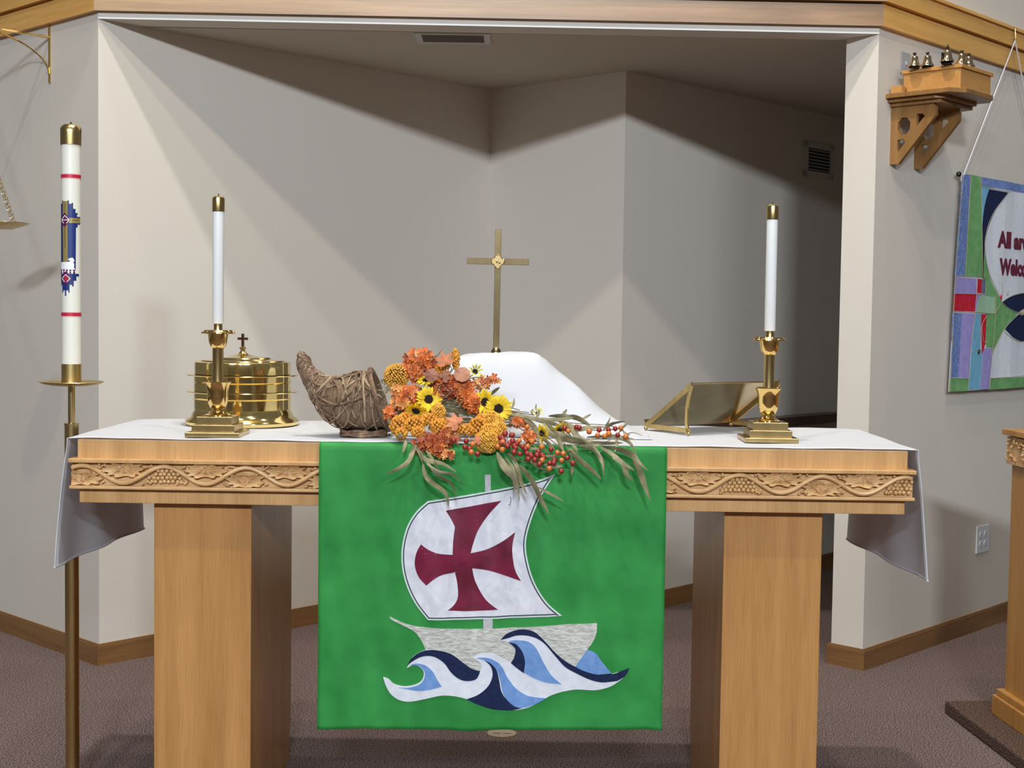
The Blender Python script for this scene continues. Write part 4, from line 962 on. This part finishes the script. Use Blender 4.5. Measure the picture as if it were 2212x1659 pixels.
# ------------------------------------------------------------ right wall banner
bn = thing('wall_banner', 'patchwork banner reading All are Welcome, hung by a white cord on the right wall', 'banner', FR, (1.05, -.03, 1.03))
BW = .95
def wpix(pts, y=-.032):
    return [tuple([*((lambda q: (q.x, q.z))(on(FR, 1950+p[0]/3.0153, 350+p[1]/3.0153, y)))]+list(p[2:])) for p in pts]
def wsurf(x, z, h=0.): return (x, -.030-h+.002*math.sin(x*17+z*3)+.0015*math.sin(x*31-z*5), z)
def patch(name, pts, m_, h, label=None, raw=False, smooth=True):
    poly = pts if raw else catmull(wpix(pts), 5)
    V, F_ = sheet(poly, .0012+.0006*h, lambda x, z, hh: wsurf(x, z, hh), .05)
    mb = MB(FR); mb.add(V, F_, False); return part(name, mb, m_, bn, label)
def cc(l): return [(a, b, 1) for a, b in l]
BLUP = noise_mat('blue_print_cloth', (.10, .17, .42), (.20, .29, .58), 70, .8, distort=2, lo=.45, hi=.55)
GRNC = weave('sage_green_cloth', (.13, .33, .12), (.20, .42, .17), 30); GRNL = weave('pale_green_cloth', (.30, .50, .32), (.38, .56, .40), 30)
LILC = weave('lilac_cloth', (.30, .26, .58), (.38, .33, .66), 40); REDC = weave('red_cloth', (.50, .01, .03), (.58, .02, .05), 40)
TEAL = weave('aqua_cloth', (.15, .40, .58), (.22, .48, .66), 30); GRYC = weave('grey_cloth', (.13, .14, .22), (.18, .2, .3), 40); CREAM = weave('cream_cloth', (.55, .48, .33), (.62, .54, .4), 40)
GLDL = mat('gold_cord', (.42, .36, .22), .5)
x0b = wpix([(385, 75)])[0][0]; tl_, bl_ = wpix([(385, 78)])[0], wpix([(302, 1497)])[0]
patch('backing', [(tl_[0], tl_[1]), (tl_[0]+BW, tl_[1]), (tl_[0]+BW+.02, bl_[1]), (bl_[0], bl_[1])], WHITEC, 0, 'white quilted ground', raw=True)
XR = 1900
patch('patch', cc([(385,80),(440,82),(405,742),(342,740)]), BLUP, 2, 'blue printed strip')
patch('patch', cc([(440,82),(510,95),(518,747),(405,742)]), GRNC, 2, 'green strip')
tb = wpix([(510,96),(510,152)]); patch('patch', [tb[0], (tl_[0]+BW, tb[0][1]), (tl_[0]+BW, tb[1][1]), tb[1]], BLUP, 2, 'blue printed top strip', raw=True)
patch('patch', [(511,155,1),(570,170,1),(535,280),(518,400),(513,480,1)], TEAL, 1.5, 'aqua corner piece')
patch('patch', [(565,176,1),(683,200,1),(610,310),(560,430),(540,520),(530,620),(527,750,1),(514,750,1),(516,560),(520,400),(540,260)], NAVY, 2.5, 'navy curved piece')
patch('patch', [(536,560,1),(560,700),(590,800),(640,905,1),(700,960),(750,980,1),(700,1040),(665,1090),(620,1180),(590,1245,1),(585,1210,1),(545,1208,1),(545,990,1),(545,860,1),(548,770,1),(520,765,1),(527,650,1)], GRNC, 1.2, 'green curved piece')
patch('patch', cc([(345,748),(478,760),(475,858),(338,855)]), LILC, 2, 'lilac square')
patch('patch', cc([(486,760),(517,764),(513,855),(480,853)]), REDC, 2, 'narrow red piece'); patch('patch', cc([(519,765),(545,768),(542,858),(515,856)]), GRYC, 2, 'grey piece')
patch('patch', cc([(338,858),(475,862),(465,974),(330,970)]), REDC, 2, 'red square')
patch('patch', cc([(478,864),(552,868),(548,980),(467,978)]), LILC, 1.6, 'pale lilac square'); patch('patch', cc([(500,866),(600,880),(602,985),(470,982)]), GRNL, 2.2, 'pale green overlay')
patch('patch', cc([(328,982),(388,985),(366,1404),(313,1404)]), BLUP, 2, 'blue printed strip'); patch('patch', cc([(388,985),(465,988),(425,1406),(366,1404)]), LILC, 2, 'lilac strip')
patch('patch', cc([(465,988),(512,990),(507,1215),(520,1240),(505,1480),(424,1482)]), TEAL, 2.2, 'aqua strip'); patch('patch', cc([(512,990),(548,992),(540,1180),(515,1260)]), REDC, 2.6, 'red wedge')
patch('patch', cc([(525,1212),(585,1212),(562,1478),(503,1482)]), LILC, 2.5, 'lilac strip')
patch('patch', cc([(310,1410),(425,1410),(422,1490),(302,1497)]), GRNC, 2, 'green corner'); 
gb = wpix([(567,1412),(562,1484)]); patch('patch', [gb[0], (tl_[0]+BW, gb[0][1]), (tl_[0]+BW+.02, bl_[1]), gb[1]], GRNC, 2, 'green bottom strip', raw=True)
patch('fish', [(650,915,1),(700,875),(750,858),(800,852),(860,862),(930,900),(1000,960,1),(930,1000),(860,1010),(800,992),(750,980,1),(700,958)], NAVY, 2.5, 'navy fish shape'); patch('fish', [(665,1085,1),(700,1035),(750,993),(800,990),(860,1010),(900,1060),(880,1120),(830,1160),(780,1168),(720,1145),(685,1110)], NAVY, 2.5, 'navy fish tail')
patch('patch', [(742,985,1),(775,965),(800,950,1),(830,980,1),(780,998)], CREAM, 3.2, 'cream piece')
def wline(pts, r, m_, nm, y=-.0345):
    c_ = wpix(pts, -.033); part(nm, MB(FR).tube([wsurf(p.x, p.z, .0045) for p in curve3([(a[0], 0, a[1]) for a in c_], 6)], r, 6), m_, bn)
for l in ([(343,742),(520,752),(545,765)], [(337,857),(480,860),(545,862)], [(330,974),(470,980),(600,988)], [(465,985),(440,1190),(424,1484)], [(388,80)+(),(372,300),(342,740),(313,1405),(302,1496)], [(440,84),(405,742)], [(510,96),(512,300),(518,747)], [(682,200),(600,320),(550,440),(535,560),(560,700),(600,810),(650,915),(700,960),(750,980),(800,985)], [(600,985),(650,910),(720,868),(800,852)], [(800,985),(740,1000),(665,1088),(700,1140),(760,1168),(830,1162)], [(660,1090),(610,1190),(585,1260),(562,1478)], [(602,870),(602,1000),(585,1240)], [(548,1000),(515,1070),(525,1160),(545,1185)], [(510,152),(620,180),(700,195)], [(312,1408),(425,1410)], [(567,1410),(700,1400),(800,1390)]):
    wline(l, .0011, GLDL, 'cord_outline')
wline([(646,780),(650,870)], .0008, GLDL, 'charm_thread')
q = wpix([(642, 880)], -.038)[0]; part('charm', MB(FR).ball((q[0], -.038, q[1]), .0065, 10, 8, (1, .5, 1.6)), REDC, bn, 'red bead charm')
q = wpix([(688, 853)], -.038)[0]; part('charm', MB(FR).tube([(q[0]+.007*math.cos(a), -.037, q[1]+.010*math.sin(a)) for a in [i*.4 for i in range(16)]], .001, 5, True), GLDL, bn)
q = wpix([(497, 1235)], -.038)[0]; part('charm', MB(FR).ball((q[0], -.038, q[1]), .010, 10, 8, (1, .4, 1)), BRASSB, bn, 'brown shell charm')
def text(s, x, z, size, root, m_, kx=1):
    cu = bpy.data.curves.new('lettering', 'FONT'); cu.body = s; cu.size = size; cu.extrude = .0008; cu.offset = .0042; cu.resolution_u = 3
    to = bpy.data.objects.new('tmp', cu); COL.objects.link(to)
    dg = bpy.context.evaluated_depsgraph_get(); me = bpy.data.meshes.new_from_object(to.evaluated_get(dg)); bpy.data.objects.remove(to)
    mb = MB(FR); mb.add([(x+v.co.x*kx, -.0345-v.co.z, z+v.co.y) for v in me.vertices], [tuple(p.vertices) for p in me.polygons])
    bpy.data.meshes.remove(me); part('lettering', mb, m_, root, 'maroon lettering')
TXT = mat('maroon_letters', (.13, .01, .035), .7)
q1 = wpix([(618, 550)])[0]; q2 = wpix([(628, 728)])[0]
text('All are', q1[0]+.004, q1[1], .092, bn, TXT, 1.22); text('Welcome', q2[0]+.004, q2[1], .092, bn, TXT, 1.08)
rz = tl_[1]-.012
part('rod', MB(FR).tube([(tl_[0]-.012, -.019, rz+.006), (tl_[0]+BW+.03, -.019, rz+.006)], .0052, 10), BLK, bn, 'black hanging rod')
part('rod_finial', MB(FR).ball((tl_[0]-.018, -.028, rz+.01), .011, 14, 10), BLK, bn)
hk = on(FR, 2184, 83, -.04)
part('cord', MB(FR).tube([(tl_[0]+.008, -.034, rz+.005), (hk.x, -.058, hk.z-.012)], .0028, 8), LINEN, bn, 'white hanging cord'); part('cord', MB(FR).tube([(hk.x, -.058, hk.z-.012), (2*hk.x-tl_[0]-.0, -.034, rz+.005)], .0028, 8), LINEN, bn, 'white hanging cord')
part('cord_knot', MB(FR).tube([(tl_[0]+.003+.008*math.cos(a), -.032, rz-.004+.016*math.sin(a)) for a in [i*.4 for i in range(16)]], .003, 6, True), LINEN, bn)
part('hook', MB(FR).tube([(hk.x, -.046, hk.z+.045), (hk.x, -.056, hk.z+.04), (hk.x, -.060, hk.z+.0), (hk.x, -.056, hk.z-.014), (hk.x, -.052, hk.z-.006)], .0022, 6), BRASSD, bn)

# ------------------------------------------------------------ outlet, vents, floor outlet
WP = mat('white_plastic', (.70, .73, .78), .35)
ou = thing('power_outlet', 'white double outlet plate with four sockets on the right wall', 'outlet', FR, (.997, -.003, .39))
part('cover_plate', MB(FR).box((.938, -.006, .332), (1.056, -.0005, .448), .0015), WP, ou)
for i in range(2):
    for j in range(2):
        cx, cz_ = .975+.044*i, .37+.040*j
        part('socket', MB(FR).prism([(cx+.0145*math.cos(a), cz_+.014*math.sin(a)*(1 if abs(math.sin(a)) < .8 else .85)) for a in [2*math.pi*k/16 for k in range(16)]], -.0085, -.0055, 'xz'), WP, ou)
        part('socket_slot', MB(FR).box((cx-.006, -.0088, cz_-.001), (cx-.0045, -.0084, cz_+.006)).box((cx+.0045, -.0088, cz_-.001), (cx+.006, -.0084, cz_+.006)).prism([(cx+.002*math.cos(a), cz_-.006+.002*math.sin(a)) for a in [2*math.pi*k/8 for k in range(8)]], -.0088, -.0084, 'xz'), DKLINE, ou)
VW = noise_mat('vent_paint', (.50, .49, .46), (.54, .53, .50), 40, .4)
va = thing('wall_vent', 'square louvred air vent high on the right niche wall', 'air vent', FC, (1.58, -.005, 2.13))
x0, x1, z0, z1 = 1.432, 1.722, 2.045, 2.222
bw = .038
part('vent_frame', MB(FC).box((x0, -.008, z0), (x1, -.0005, z0+bw*.8), .001).box((x0, -.008, z1-bw*.8), (x1, -.0005, z1), .001).box((x0, -.008, z0), (x0+bw, -.0005, z1), .001).box((x1-bw, -.008, z0), (x1, -.0005, z1), .001), VW, va)
part('duct_back', MB(FC).box((x0+bw, -.001, z0+bw*.8), (x1-bw, -.0002, z1-bw*.8)), mat('duct_black', (.02, .018, .015), .6), va)
nl = 7
for k in range(nl):
    z = z0+bw*.8+(k+.5)*(z1-z0-1.6*bw)/nl; M = Matrix.Translation((0, -.005, z)) @ Matrix.Rotation(.6, 4, 'X')
    part('louvre', MB(FC).box((x0+bw, -.006, -.0009), (x1-bw, .006, .0009), xf=M), VW, va)
vb = thing('ceiling_vent', 'long slim air vent in the niche ceiling', 'air vent', IDM, (-.24, 5.3, H-.004))
part('vent_frame', MB().box((-.385, 5.212, H-.004), (-.1, 5.235, H-.0002)).box((-.385, 5.375, H-.004), (-.1, 5.40, H-.0002)).box((-.385, 5.235, H-.004), (-.36, 5.375, H-.0002)).box((-.125, 5.235, H-.004), (-.1, 5.375, H-.0002)), VW, vb)
for k in range(6):
    M = Matrix.Translation((0, 5.248+.023*k, H-.0045)) @ Matrix.Rotation(.22, 4, 'X'); part('louvre', MB().box((-.36, -.0105, -.0006), (-.125, .0105, .0006), xf=M), VW, vb)
fo = thing('floor_outlet', 'oval tan cover plate of a floor outlet behind the parament hem', 'outlet', IDM, (-.017, 4.273, .001))
TAN = noise_mat('tan_plate', (.36, .29, .19), (.42, .34, .23), 40, .4)
part('plate', MB().lathe([(0, .006), (.043, .006), (.049, .003), (.05, 0.0005)], 40, xf=Matrix.Translation((-.017, 4.273, 0)) @ Matrix.Diagonal((.95, .86, 1, 1))), TAN, fo)
part('flap', MB().box((-.045, 4.255, .005), (-.02, 4.29, .0085), .001).box((-.013, 4.255, .005), (.012, 4.29, .0085), .001), TAN, fo)

# ------------------------------------------------------------ lectern and its platform
ang = math.radians(3.6)
FP = Matrix.Translation((1.473, 4.57, 0)) @ rotz(ang)      # x right, y away
pf = tag(link_mesh('platform', MB(FP).box((0, -1.7, 0.0), (1.3, 0, .042), .006), CARPD, None, FP), 'low dark carpeted platform under the lectern', 'platform')
le = thing('lectern', 'golden oak lectern with carved band, cut by the right edge', 'lectern', FP, (.45, -.3, .042))
q = FP.inverted() @ Vector((1.544, 4.26, .04)); bx0 = q.x
q2 = FP.inverted() @ wp(2183, 1100, 4.40); sx0 = q2.x; yb = q2.y
zt2 = wp(2167, 926, 4.42).z; zt3 = wp(2167, 938, 4.42).z; zb1 = wp(2174, 942, 4.41).z; zb2 = wp(2174, 1001, 4.41).z
zbase = wp(2165, 1500, 4.38).z
LD = 1.0
part('plinth', MB(FP).box((sx0-.030, yb-LD, .042), (sx0+.6, yb+.03, zbase-.012), .003).box((sx0-.020, yb-LD, zbase-.012), (sx0+.59, yb+.02, zbase+.01), .004), LECTO, le)
part('body', MB(FP).box((sx0, yb-LD+.03, zbase), (sx0+.56, yb, zb2), .002), LECTO, le)
part('carved_band', MB(FP).box((sx0-.013, yb-LD+.02, zb2), (sx0+.57, yb+.013, zb1), .001), OAKC, le)
mbc = MB(FP); rn = random.Random(5)
for k in range(60):
    y = yb+.003-rn.uniform(.0, .35); z = rn.uniform(zb2+.008, zb1-.006); a = rn.uniform(0, 6.28)
    mbc.tube([(sx0-.013, y, z), (sx0-.019, y+.008*math.cos(a), z+.008*math.sin(a)), (sx0-.014, y+.016*math.cos(a), z+.014*math.sin(a))], [.003, .0035, .001], 6)
part('carved_foliage', mbc, OAKC, le)
part('top_board', MB(FP).box((sx0-.026, yb-LD, zt3), (sx0+.60, yb+.026, zt2), .002), LECTO, le)
print('objects', len(bpy.data.objects))
